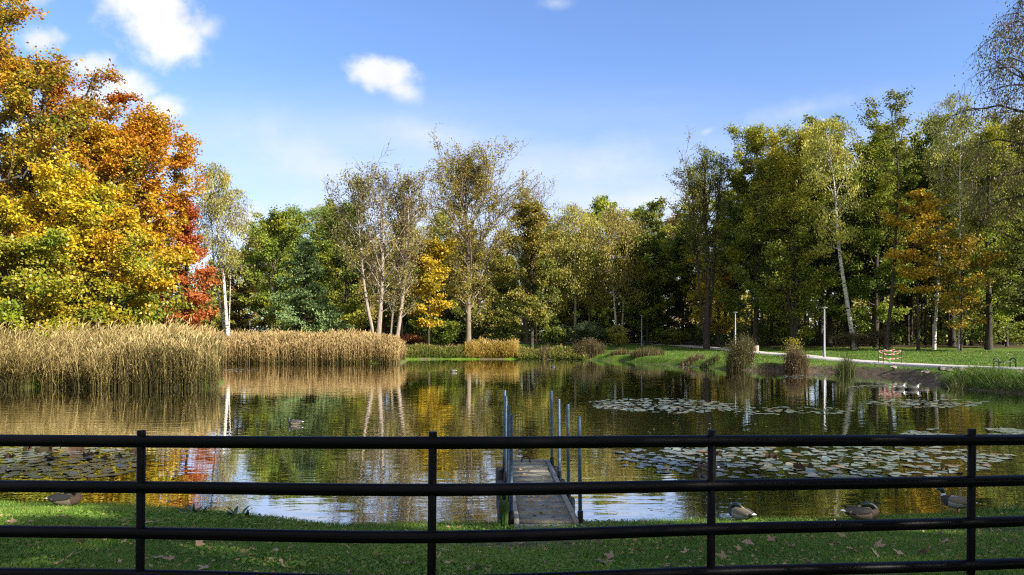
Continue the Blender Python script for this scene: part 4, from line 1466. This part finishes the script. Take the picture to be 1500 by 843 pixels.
def img_patch(n, x0, x1, y0, y1, seed, thr=0.0, power=1.0, fr=1.0):
    """spots on the water inside an uneven outline measured on the photo"""
    r = np.random.default_rng(seed)
    out = []
    da, db = (EYE * FPX / (y1 - HY)), (EYE * FPX / (y0 - HY))
    tries = 0
    while len(out) < n and tries < n * 80:
        tries += 1
        d = r.uniform(da, db)
        py = HY + EYE * FPX / d
        px = r.uniform(x0, x1)
        u, v = (px - (x0 + x1) / 2) / ((x1 - x0) / 2), (d - (da + db) / 2) / ((db - da) / 2)
        x = wx(px, d)
        e = abs(u) ** 2.2 + abs(v) ** 2.2 + .40 * wob(x * fr + seed, d * fr)
        if e < .95 and wob(x * 1.7 * fr + 2, d * 1.7 * fr) > thr and all((x - a) ** 2 + (d - b) ** 2 > (.15) ** 2 for a, b in out[-160:]) and pond_sd([x], [d])[0] < -.3:
            out.append((x, d))
    return out


big = img_patch(215, 900, 1465, 650, 701, 7, -.8)
lef = img_patch(78, -60, 205, 647, 702, 8, -.7)
for pts, lab, grp in ((big, 'grey green lily pad in the broad patch seen right of the pier through the rails', 'lily pads in the broad patch right of the pier'),
                      (lef, 'pale green lily pad in the patch at the left behind the rails', 'lily pads in the left patch')):
    for i, (x, yv) in enumerate(pts):
        o = bpy.data.objects.new('lily_pad', PADM[int(rp.integers(7))])
        COL.objects.link(o)
        s = rp.uniform(.15, .30)
        o.location = (x, yv, .004 + .0004 * (i % 12))
        o.rotation_euler = (rp.normal(0, .02), rp.normal(0, .02), rp.uniform(0, 6.28))
        o.scale = (s, s, s)
        tag(o, lab, 'lily pad', grp)
mass = MB()
pts = []
for spec in ((330, 862, 1080, 584, 606, 9, -.8), (70, 1075, 1255, 596, 609, 10, -.5), (150, 1270, 1455, 585, 598, 11, -.7), (110, 1310, 1500, 628, 642, 12, -.1), (40, 1240, 1330, 564, 571, 13, -.4),
             (110, 905, 1110, 533.5, 543, 14, -.5), (70, 1135, 1215, 549, 555, 15, -.6), (30, 325, 385, 540, 546, 16, -.8), (330, 905, 1480, 647, 700, 17, -.6), (90, 690, 960, 527, 532, 18, -.2), (240, -70, 205, 648, 701, 19, -.9)):
    pts += img_patch(*spec)
for (x, yv) in pts:
    v, q, t = pad_geo(rp, rp.uniform(.06, .15), rp.uniform(.01, .06))
    a = rp.uniform(0, 6.28)
    c_, s_ = math.cos(a), math.sin(a)
    v = v @ np.array([[c_, s_, 0], [-s_, c_, 0], [0, 0, 1]]) + np.array([x, yv, rp.uniform(.002, .012)])
    mass.add(v, quads=q, tris=t, tint=rp.uniform(0, 1))
tag(mass.build('lily_pads', M_PAD), 'far lily pads spread in pale sheets over the pond', 'lily pads', kind='stuff')
# withered upright leaves among the pads
for i, (px, py, s) in enumerate([(40, 659, .30), (68, 662, .32), (110, 660, .34), (130, 668, .28), (20, 671, .22), (155, 672, .2), (195, 664, .24), (70, 674, .2), (1060, 668, .2), (1130, 672, .25), (1175, 685, .28), (1390, 690, .2)]):
    r = np.random.default_rng(400 + i)
    d = EYE * FPX / (py - HY)
    m = MB()
    for q_ in range(3):
        n = 9
        a = np.linspace(0, np.pi, n)
        rad = s * r.uniform(.35, .65) * (1 + .25 * np.sin(a * 5 + r.uniform(0, 6)) + r.normal(0, .08, n))
        az = r.uniform(0, 3.14)
        vv = np.stack([rad * np.cos(a), .25 * rad * np.sin(a * 2 + r.uniform(0, 3)), rad * .75 * np.sin(a) + .01], -1)
        vv = np.vstack([[0, 0, -.02], vv])
        c_, s2 = math.cos(az), math.sin(az)
        vv = vv @ np.array([[c_, s2, 0], [-s2, c_, 0], [0, 0, 1]]) + np.array([r.normal(0, .1), r.normal(0, .1), 0])
        m.add(vv, tris=[(0, 1 + k, 2 + k) for k in range(n - 1)], tint=r.uniform(0, 1))
    side = px < 500
    tag(m.build('withered_lily_leaf', M_PADDRY, loc=(wx(px, d), d, .0)),
        'dark withered lily leaf standing up in the ' + ('left patch behind the rails' if side else 'broad patch right of the pier'), 'lily leaf',
        'withered lily leaves in the ' + ('left patch' if side else 'broad patch'))

# ------------------------------------------------------------------ lamp posts
M_POLE = princ('galvanised_pole', None, .45, .3, [(.20, .205, .22), (.25, .255, .27)], 2, 0, 10)
M_LAMP = princ('lamp_head_grey', (.2, .21, .23), .4, .3)
M_GLASS = princ('lamp_diffuser', (.4, .4, .38), .3)


def lamp(px, d, top, label):
    x = wx(px, d)
    z = gz(x, d)
    h = wz(top, d) - z
    root = empty('street_lamp', (x, d, z), label, 'street lamp', 'lamp posts along the park path')
    m = MB()
    lathe(m, (0, 0, 0), [(.095, -.2), (.095, .35), (.085, .37), (.062, h - .16), (.055, h - .12)], 16)
    m.build('pole', M_POLE, root, smooth=True)
    m = MB()
    lathe(m, (0, 0, h), [(0, .0), (.10, -.005), (.27, -.045), (.275, -.07), (.25, -.08)], 20)
    m.build('lamp_head', M_LAMP, root, smooth=True)
    m = MB()
    lathe(m, (0, 0, h), [(.245, -.081), (.19, -.10), (.10, -.15), (.055, -.17)], 20)
    m.build('diffuser', M_GLASS, root, smooth=True)


lamp(1207.5, 63, 450, 'grey lamp post standing alone between the reddish shrub and the play stand')
lamp(1077, 79, 457, 'lamp post rising behind the tall twiggy shrub')
lamp(940, 100, 462, 'lamp post at the bend of the path, nearer of the close pair')
lamp(924, 119, 465, 'lamp post at the bend of the path, farther of the close pair')
lamp(752, 113, 465, 'slim lamp post across the pond between the great poplar and the chestnut')
lamp(366, 108, 464, 'lamp post whose top shows over the reeds right of the white birch')

# ------------------------------------------------------------------ play stand, bench, bin
M_GREENP = princ('green_paint', (.10, .42, .05), .4)
M_DARKM = princ('dark_metal', (.012, .014, .014), .45)


def tape_mat():
    m, nt, out = new_mat('barrier_tape')
    p = nt.nodes.new('ShaderNodeBsdfPrincipled')
    p.inputs['Roughness'].default_value = .4
    tc = nt.nodes.new('ShaderNodeTexCoord')
    sx = nt.nodes.new('ShaderNodeSeparateXYZ')
    L(nt, tc.outputs['Object'], sx.inputs[0])
    s = math_n(nt, 'ADD', math_n(nt, 'ADD', sx.outputs[0], sx.outputs[1]), sx.outputs[2])
    f = math_n(nt, 'GREATER_THAN', math_n(nt, 'FRACT', math_n(nt, 'MULTIPLY', s, 3.0)), .5)
    L(nt, mixc(nt, f, (.38, .35, .33), (.36, .07, .055)), p.inputs['Base Color'])
    L(nt, p.outputs[0], out.inputs[0])
    return m


M_TAPE = tape_mat()
d = 54.5
x = wx(1303, d)
z = gz(x, d)
ps = empty('play_stand', (x, d, z), 'small green play stand wrapped in red and white barrier tape', 'play stand')
m = MB()
batch_tubes(m, np.array([[[0, 0, -.1], [0, 0, .62]]]), np.array([[.055, .055]]), 10, cap=True)
m.build('centre_post', M_GREENP, ps)
m = MB()
box(m, (0, 0, .66), (.42, .30, .07), bev=.02)
m.build('top_plate', M_DARKM, ps)
CR = [(-.62, -.4), (.66, -.42), (.62, .42), (-.6, .4)]
for cx_, cy_ in CR:
    m = MB()
    batch_tubes(m, np.array([[[cx_, cy_, -.1], [cx_, cy_, 1.12]]]), np.array([[.018, .018]]), 6, cap=True)
    m.build('stake', M_RUST, ps)
for zt, sag, skew in ((1.05, .10, .09), (.90, .20, -.12), (.48, .10, -.09)):
    m = MB()
    for k in range(4):
        a, b = np.array(CR[k]), np.array(CR[(k + 1) % 4])
        s = np.linspace(0, 1, 7)
        p = a[None] * (1 - s)[:, None] + b[None] * s[:, None]
        zz = zt - sag * 4 * s * (1 - s) + skew * (s - .5) * (1 if k % 2 else -1)
        lo = np.column_stack([p, zz - .026])
        hi = np.column_stack([p * 1.01, zz + .026])
        v = np.stack([lo, hi], 1).reshape(-1, 3)
        m.add(v, quads=[(2 * j, 2 * j + 2, 2 * j + 3, 2 * j + 1) for j in range(6)])
    m.build('barrier_tape', M_TAPE, ps)

d = 45.0
x0, x1 = wx(1455, d), wx(1488, d)
xc = (x0 + x1) / 2
zb = gz(xc, d)
bn = empty('bench', (xc, d, zb), 'black metal bench with hoop arms on the grass beside the path', 'bench')
for c in (x0 + .17 - xc, x1 - .17 - xc):
    aa = np.linspace(0, np.pi, 9)
    P = np.concatenate([[[c - .17, 0, -.1]], np.stack([c - .17 * np.cos(aa), 0 * aa, .5 + .17 * np.sin(aa)], -1), [[c + .17, 0, -.1]]])
    m = MB()
    batch_tubes(m, P[None], np.full((1, len(P)), .032), 8, cap=True)
    m.build('hoop_arm', M_DARKM, bn, smooth=True)
m = MB()
box(m, (0, 0, .44), (x1 - x0 - .3, .34, .05), bev=.012)
m.build('seat', M_DARKM, bn)

d = 78
x = wx(1108, d)
lb = empty('litter_bin', (x, d, gz(x, d)), 'pale tan litter bin beside the path left of the reddish shrub', 'litter bin')
m = MB()
lathe(m, (0, 0, 0), [(.20, -.05), (.24, 0), (.25, .6), (.22, .62), (.20, .55), (0, .5)], 16)
m.build('body', princ('tan_concrete', (.42, .32, .22), .85, 0, [(.36, .27, .19), (.48, .37, .27)], 6), lb, smooth=True)
m = MB()
lathe(m, (0, 0, .60), [(.24, .03), (.26, .045), (.26, .075), (.12, .085)], 16)
m.build('rim', M_DARKM, lb, smooth=True)

# ------------------------------------------------------------------ ducks
M_DHEAD = princ('duck_head', (.012, .022, .016), .4)
M_DBROWN = princ('duck_brown', None, .8, 0, [(.05, .03, .02), (.10, .06, .035)], 40)
M_DGREY = princ('duck_grey', None, .8, 0, [(.24, .23, .225), (.34, .325, .31)], 60)
M_DTAN = princ('duck_tan', None, .8, 0, [(.12, .098, .07), (.20, .165, .118)], 45)
M_DDARK = princ('duck_dark', (.022, .02, .018), .7)
M_DWHITE = princ('duck_white', (.62, .61, .58), .7)
M_DBILL = princ('duck_bill', (.30, .26, .05), .4)
M_DLEG = princ('duck_leg', (.45, .16, .03), .5)
DM = [M_DHEAD, M_DBROWN, M_DGREY, M_DTAN, M_DDARK, M_DWHITE, M_DBILL, M_DLEG]
HEAD, BROWN, GREY, TAN, DARK, WHITE, BILL, LEG = range(8)


def duck_mesh(pose, flank=GREY, breast=BROWN, seed=0, whiteneck=False):
    """rings along the spine: x, z, half width, half height, material; bill forward is +X"""
    rings = [(-.30, .150, .012, .006, WHITE), (-.27, .148, .036, .014, WHITE), (-.23, .142, .055, .030, DARK), (-.17, .128, .078, .060, flank), (-.10, .118, .098, .086, flank),
             (-.02, .112, .110, .100, flank), (.06, .114, .110, .104, flank), (.12, .124, .096, .098, breast), (.160, .145, .074, .080, breast)]
    if pose == 'tucked':
        rings += [(.175, .180, .052, .056, breast), (.160, .212, .040, .040, WHITE if whiteneck else HEAD), (.125, .238, .038, .038, HEAD), (.075, .248, .042, .042, HEAD), (.030, .240, .038, .036, HEAD),
                  (-.005, .228, .022, .020, HEAD), (-.03, .220, .018, .010, BILL), (-.065, .212, .012, .005, BILL)]
    elif pose == 'rest':
        rings += [(.185, .175, .054, .054, breast), (.190, .202, .040, .040, WHITE if whiteneck else HEAD), (.185, .228, .038, .036, HEAD), (.195, .256, .044, .040, HEAD), (.225, .270, .040, .036, HEAD),
                  (.255, .262, .024, .022, HEAD), (.275, .255, .018, .011, BILL), (.315, .247, .019, .006, BILL), (.325, .246, .010, .003, BILL)]
    else:
        rings += [(.190, .178, .052, .054, breast), (.205, .215, .038, .038, WHITE), (.212, .250, .034, .034, HEAD), (.222, .285, .041, .040, HEAD), (.250, .302, .040, .036, HEAD),
                  (.280, .296, .024, .022, HEAD), (.300, .288, .018, .011, BILL), (.340, .280, .019, .006, BILL), (.350, .279, .010, .003, BILL)]
    if whiteneck:
        rings = [(x_, z_, a_, b_, WHITE if (i in (9, 10, 11)) else c_) for i, (x_, z_, a_, b_, c_) in enumerate(rings)]
    A = np.array([r_[:4] for r_ in rings])
    # densify
    A2 = spline(A, 3)
    mats = [rings[min((i + 1) // 3, len(rings) - 1)][4] for i in range(len(A2))]
    n = 14
    a = np.arange(n) / n * 2 * np.pi
    c = np.stack([A2[:, 0], np.zeros(len(A2)), A2[:, 1]], -1)
    T = norm(np.gradient(c, axis=0))
    S = np.array([0, 1., 0])
    U = norm(np.cross(T, S))
    U = np.where(U[:, 2:3] < 0, U, U)
    V = c[:, None, :] + S[None, None, :] * (np.abs(A2[:, 2])[:, None] * np.cos(a))[..., None] + U[:, None, :] * (np.abs(A2[:, 3])[:, None] * np.sin(a))[..., None]
    m = MB()
    idx = np.arange(len(A2) * n).reshape(len(A2), n)
    m.v.append(V.reshape(-1, 3).astype(np.float32))
    m.n = len(A2) * n
    for i in range(len(A2) - 1):
        q = np.stack([idx[i], np.roll(idx[i], -1), np.roll(idx[i + 1], -1), idx[i + 1]], -1)
        m.q.append(q)
        m.qm.append(np.full(n, mats[i], np.int32))
        m.qa.append(np.full(n, .5, np.float32))
    # folded wings: flat shells lying along the flanks
    for sy in (-1, 1):
        k = 11
        s = np.linspace(0, 1, k)
        cx_ = .10 - .36 * s
        cz_ = .172 - .020 * s
        cy_ = sy * (.088 - .058 * s ** 1.5)
        hw = .062 * np.sin(np.pi * np.clip(s * .92 + .06, 0, 1)) ** .6 + .003
        P = np.stack([cx_, cy_, cz_], -1)
        b = np.arange(8) / 8 * 2 * np.pi
        nrm_ = norm(np.array([0, sy * .8, .45]))
        upv = norm(np.array([0, -sy * .45, .8]))
        W_ = P[:, None, :] + hw[:, None, None] * np.cos(b)[None, :, None] * upv + (.022 * np.sin(np.pi * np.clip(s * .9 + .08, 0, 1)))[:, None, None] * np.sin(b)[None, :, None] * nrm_
        i2 = np.arange(k * 8).reshape(k, 8)
        q = np.stack([i2[:-1], np.roll(i2[:-1], -1, 1), np.roll(i2[1:], -1, 1), i2[1:]], -1).reshape(-1, 4)
        m.add(W_.reshape(-1, 3), quads=q, mat=DARK if flank != GREY else TAN)
    if pose == 'stand':
        for sy in (-1, 1):
            batch_tubes(m, np.array([[[.0, sy * .05, .05], [.01, sy * .05, -.03], [.0, sy * .05, -.09]]]), np.array([[.016, .009, .009]]), 6, mat=LEG)
            m.add([(-.01, sy * .05, -.09), (.07, sy * .05 - .035, -.095), (.08, sy * .05, -.093), (.07, sy * .05 + .035, -.095), (.0, sy * .05, -.08)],
                  tris=[(0, 1, 2), (0, 2, 3), (4, 2, 1), (4, 3, 2)], mat=LEG)
    # eyes
    hc = {'tucked': (.08, .262), 'rest': (.225, .279), 'stand': (.25, .311)}[pose]
    for sy in (-1, 1):
        lathe(m, (hc[0], sy * .036, hc[1]), [(0, -.006), (.006, 0), (0, .006)], 6, mat=DARK)
    return m.mesh('duck', DM, True)


D_TUCK = duck_mesh('tucked', TAN)
D_TUCKG = duck_mesh('tucked', GREY, DARK)
D_REST = duck_mesh('rest', TAN, BROWN)
D_STAND = duck_mesh('stand', GREY, DARK)
D_SWIM = duck_mesh('rest', GREY, DARK)
D_SWIMD = duck_mesh('rest', TAN, DARK)
D_WHITE = duck_mesh('stand', DARK, DARK, whiteneck=True)


def duck(me, px, py, rz, label, sink=0.0, d=None, s=1.0, group=None, water=False):
    if water:
        d = EYE * FPX / (py - HY)
        x, z = wx(px, d), -.055 * s
    else:
        if d is None:
            x, d = on_ground(px, py)
        else:
            x = wx(px, d)
        z = gz(x, d) + sink
    o = bpy.data.objects.new('duck', me)
    COL.objects.link(o)
    o.location = (x, d, z)
    o.rotation_euler = (0, 0, rz)
    o.scale = (s, s, s)
    return tag(o, label, 'duck', group)


duck(D_TUCK, 96, 746, .15, 'brown duck resting on the lawn edge at the left, head tucked above its breast', .01, d=11.6, s=.98)
duck(D_TUCKG, 1085, 771, 2.2, 'dark headed duck hidden behind a rail beside the second post from the right', .03, d=10.9, s=.9)
duck(D_TUCK, 1263, 764, -.12, 'duck asleep with white tail to the left on the lawn at the right', .0, d=10.8, s=1.0)
duck(D_STAND, 1402, 757, 2.35, 'grey duck standing behind the right fence post', .095, d=11.35, s=.92)
duck(D_SWIMD, 432, 622, math.pi, 'lone duck swimming in mid pond left of the pier', water=True, s=.95)
duck(D_TUCK, 1036, 689, 2.6, 'brown duck swimming among lily pads behind the second post from the right', water=True, s=.9)
duck(D_WHITE, 1318, 570, .2, 'dark duck with white neck swimming near the right bank, left one of a pair', water=True, s=1.25)
duck(D_WHITE, 1337, 571, -.1, 'dark duck with white neck swimming near the right bank, right one of a pair', water=True, s=1.25)
duck(D_SWIM, 664, 545, 2.8, 'tiny pale duck far out on the pond below the yellow maple', water=True, s=1.0)
duck(D_SWIM, 811, 538, .3, 'tiny pale duck far out on the pond below the willow', water=True, s=1.0)
GB = 'ducks resting on the grass of the far right bank'
for px, d, rz, me, lb_ in ((1310, 50.8, .3, D_TUCKG, 'dark duck on the bank at the foot of the play stand'),
                           (1356, 45.5, .2, D_TUCK, 'single duck on the bank right of the play stand'),
                           (1380, 44.3, 2.8, D_TUCKG, 'dark duck in the bank group, left of its close neighbour'),
                           (1389, 43.6, .1, D_REST, 'duck with raised head in the middle of the bank group'),
                           (1407, 43.2, 3.0, D_TUCKG, 'dark duck between the bank group and the pale pair'),
                           (1424, 40.8, .2, D_SWIM, 'pale duck on the bank below the bench, left of two'),
                           (1435, 40.4, 2.9, D_SWIM, 'pale duck on the bank below the bench, right of two'),
                           (1493, 39.5, .1, D_TUCKG, 'dark duck in the bank grass at the right edge')):
    duck(me, px, 0, rz, lb_, .05, d=d, s=1.05, group=GB)

# ------------------------------------------------------------------ trees behind the viewer's right, outside the frame: their shade lies over the fence and lawn
SUN_EL, SUN_AZ = 30.0, 124.0
SHADE = [(14, 0.5, 1.0), (20, 3.5, .95), (26, -7.0, 1.05), (10, -4.5, .9), (17.5, -5.0, 1.0)]
for i, (x, yv, s) in enumerate(SHADE):
    dup(RGT[i % 3], (x, yv, gz(x, yv)), i * 1.7, (s * .8, s * .8, s * .62), 'dark green tree outside the frame that shades the fence', 'trees outside the frame on the right', 'tree', 'oak_tree')

for i, (x, yv, s) in enumerate([(-24, -7, .9), (-15, -12, 1.0), (-6, -9, .9), (3, -14, 1.0), (-33, -2, .9), (-11, -20, 1.1), (10, -21, 1.1)]):  # unseen trees added so the rails reflect something dark instead of bright sky
    dup(RGT[i % 3], (x, yv, gz(x, yv)), i * 2.1, (s * .8, s * .8, s * .6), 'unseen dark green tree added behind the viewer to darken the fence reflections', 'unseen trees added behind the viewer', 'tree', 'oak_tree')

# ------------------------------------------------------------------ sky, sun, camera
world = bpy.data.worlds.new('World')
sc.world = world
world.use_nodes = True
nt = world.node_tree
nt.nodes.clear()
wout = nt.nodes.new('ShaderNodeOutputWorld')
bg = nt.nodes.new('ShaderNodeBackground')
bg.inputs['Strength'].default_value = .12
sky = nt.nodes.new('ShaderNodeTexSky')
sky.sky_type = 'NISHITA'
sky.sun_disc = False
sky.sun_elevation = R(SUN_EL)
sky.sun_rotation = R(SUN_AZ)
sky.air_density = 1.0
sky.dust_density = .6
sky.ozone_density = 2.0
tc = nt.nodes.new('ShaderNodeTexCoord')
sx = nt.nodes.new('ShaderNodeSeparateXYZ')
L(nt, tc.outputs['Generated'], sx.inputs[0])
yy = math_n(nt, 'MAXIMUM', math_n(nt, 'ABSOLUTE', sx.outputs[1]), .12)
U = math_n(nt, 'DIVIDE', sx.outputs[0], yy)
Vv = math_n(nt, 'DIVIDE', sx.outputs[2], yy)
cb_ = nt.nodes.new('ShaderNodeCombineXYZ')
L(nt, U, cb_.inputs[0])
L(nt, Vv, cb_.inputs[1])


def snoise(scale, detail, rough=.55, sx_=1.0, sy_=1.0, off=0.0):
    mp = nt.nodes.new('ShaderNodeMapping')
    mp.inputs['Scale'].default_value = (sx_, sy_, 1)
    mp.inputs['Location'].default_value = (off, off * .7, off)
    L(nt, cb_.outputs[0], mp.inputs[0])
    n_ = nt.nodes.new('ShaderNodeTexNoise')
    n_.inputs['Scale'].default_value = scale
    n_.inputs['Detail'].default_value = detail
    n_.inputs['Roughness'].default_value = rough
    L(nt, mp.outputs[0], n_.inputs['Vector'])
    return n_.outputs['Fac']


nA = snoise(9, 7, .6)
nB = snoise(26, 5, .6, off=3.1)
pert = math_n(nt, 'ADD', math_n(nt, 'MULTIPLY', math_n(nt, 'SUBTRACT', nA, .5), 1.7), math_n(nt, 'MULTIPLY', math_n(nt, 'SUBTRACT', nB, .5), .95))


def blob(px, py, a, b, rot=0.0, soft=.55, gain=1.0):
    soft *= 1.35
    u0, v0 = (px - CX) / FPX, (HY - py) / FPX
    du, dv = math_n(nt, 'SUBTRACT', U, u0), math_n(nt, 'SUBTRACT', Vv, v0)
    c, s = math.cos(R(rot)), math.sin(R(rot))
    p = math_n(nt, 'ADD', math_n(nt, 'MULTIPLY', du, c / (a / FPX)), math_n(nt, 'MULTIPLY', dv, s / (a / FPX)))
    q = math_n(nt, 'ADD', math_n(nt, 'MULTIPLY', du, -s / (b / FPX)), math_n(nt, 'MULTIPLY', dv, c / (b / FPX)))
    d_ = math_n(nt, 'SQRT', math_n(nt, 'ADD', math_n(nt, 'MULTIPLY', p, p), math_n(nt, 'MULTIPLY', q, q)))
    e = math_n(nt, 'ADD', math_n(nt, 'SUBTRACT', 1.0, d_), pert)
    mr = nt.nodes.new('ShaderNodeMapRange')
    mr.interpolation_type = 'SMOOTHSTEP'
    mr.inputs['From Min'].default_value = 0
    mr.inputs['From Max'].default_value = soft
    mr.inputs['To Max'].default_value = gain
    L(nt, e, mr.inputs[0])
    return mr.outputs[0]


cl = None
behind = nt.nodes.new('ShaderNodeMapRange')       # unseen bright cloud added behind the viewer to lift the shadows
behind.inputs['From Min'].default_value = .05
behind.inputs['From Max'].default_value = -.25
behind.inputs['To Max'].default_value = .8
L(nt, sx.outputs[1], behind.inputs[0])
for args in ((215, 0, 115, 80, -35, .6, 1.0), (165, -45, 140, 60, -25, .6, 1.0), (262, 50, 60, 56, 0, .6, .97), (300, 45, 40, 26, 30, .9, .8), (560, 108, 62, 34, -8, .55, .97), (585, 130, 45, 22, -20, .8, .9), (60, 58, 56, 26, 0, .6, .9), (125, 95, 54, 30, 0, .6, .85),
             (130, 152, 62, 32, 0, .6, .95), (185, 128, 54, 30, -20, .6, .8), (242, 160, 52, 25, 0, .6, .9), (355, 335, 46, 44, 0, .8, .9), (815, 5, 40, 18, 0, 1.0, .45), (1035, 193, 18, 9, 20, .9, .5),
             (30, -5, 60, 20, 0, .8, .7), (470, 240, 190, 50, -24, 1.4, .62), (560, 300, 240, 46, 0, 1.4, .55), (840, 250, 260, 60, 4, 1.5, .62), (930, 300, 180, 50, 0, 1.4, .65), (640, 200, 190, 30, -8, 1.4, .5), (1180, 160, 150, 28, 12, 1.4, .5), (400, 190, 60, 60, 30, 1.5, .4)):
    b = blob(*args)
    cl = b if cl is None else math_n(nt, 'MAXIMUM', cl, b)
# thin high veil low over the far trees
veil = snoise(2.9, 8, .64, .6, 2.1, 7.7)
vr = nt.nodes.new('ShaderNodeMapRange')
vr.inputs['From Min'].default_value = .22
vr.inputs['From Max'].default_value = .66
L(nt, veil, vr.inputs[0])
band = nt.nodes.new('ShaderNodeMapRange')
band.interpolation_type = 'SMOOTHSTEP'
band.inputs['From Min'].default_value = .37
band.inputs['From Max'].default_value = .16
L(nt, Vv, band.inputs[0])
vfac = math_n(nt, 'MULTIPLY', math_n(nt, 'MULTIPLY', vr.outputs[0], band.outputs[0]), .85)
CLOUD = 3.5
skyc = mixc(nt, 1.0, sky.outputs[0], (.56, .635, .82), 'MULTIPLY')
c1 = mixc(nt, vfac, skyc, (CLOUD * .82, CLOUD * .85, CLOUD * .95))
# cloud tone: brighter crowns, greyer undersides
tone = ramp(nt, snoise(5.5, 5, .55, off=1.2), [(.82, .85, .93), (1.06, 1.04, 1.0)], [.33, .62]).outputs[0]
cc = mixc(nt, 1.0, tone, (CLOUD, CLOUD, CLOUD), 'MULTIPLY')
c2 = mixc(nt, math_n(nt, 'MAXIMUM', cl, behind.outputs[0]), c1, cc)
L(nt, c2, bg.inputs[0])
L(nt, bg.outputs[0], wout.inputs[0])

sun = bpy.data.lights.new('sun', 'SUN')
sun.energy = 5.0
sun.angle = R(.53)
sun.color = (1.0, .93, .82)
so = bpy.data.objects.new('sun', sun)
COL.objects.link(so)
so.rotation_euler = (R(90 - SUN_EL), 0, R(180 - SUN_AZ))
so.location = (60, 0, 60)

cam = bpy.data.cameras.new('camera')
cam.sensor_width = 36
cam.lens = 36 * FPX / 1500
cam.shift_y = (HY - 421.5) / 1500
cam.clip_start = .1
cam.clip_end = 1500
co = bpy.data.objects.new('camera', cam)
COL.objects.link(co)
co.location = (0, 0, EYE)
co.rotation_euler = (R(90), 0, 0)
sc.camera = co

sc.render.engine = 'CYCLES'
c = sc.cycles
c.max_bounces = 6
c.diffuse_bounces = 3
c.glossy_bounces = 3
c.transmission_bounces = 3
c.transparent_max_bounces = 4
c.caustics_reflective = False
c.caustics_refractive = False
c.sample_clamp_indirect = 6
c.use_denoising = False
c.use_adaptive_sampling = True
c.adaptive_threshold = .012
c.filter_width = 1.2
vs = sc.view_settings
vs.view_transform = 'Standard'
vs.look = 'None'
vs.gamma = 1
vs.exposure = 1.37
vs.use_curve_mapping = False
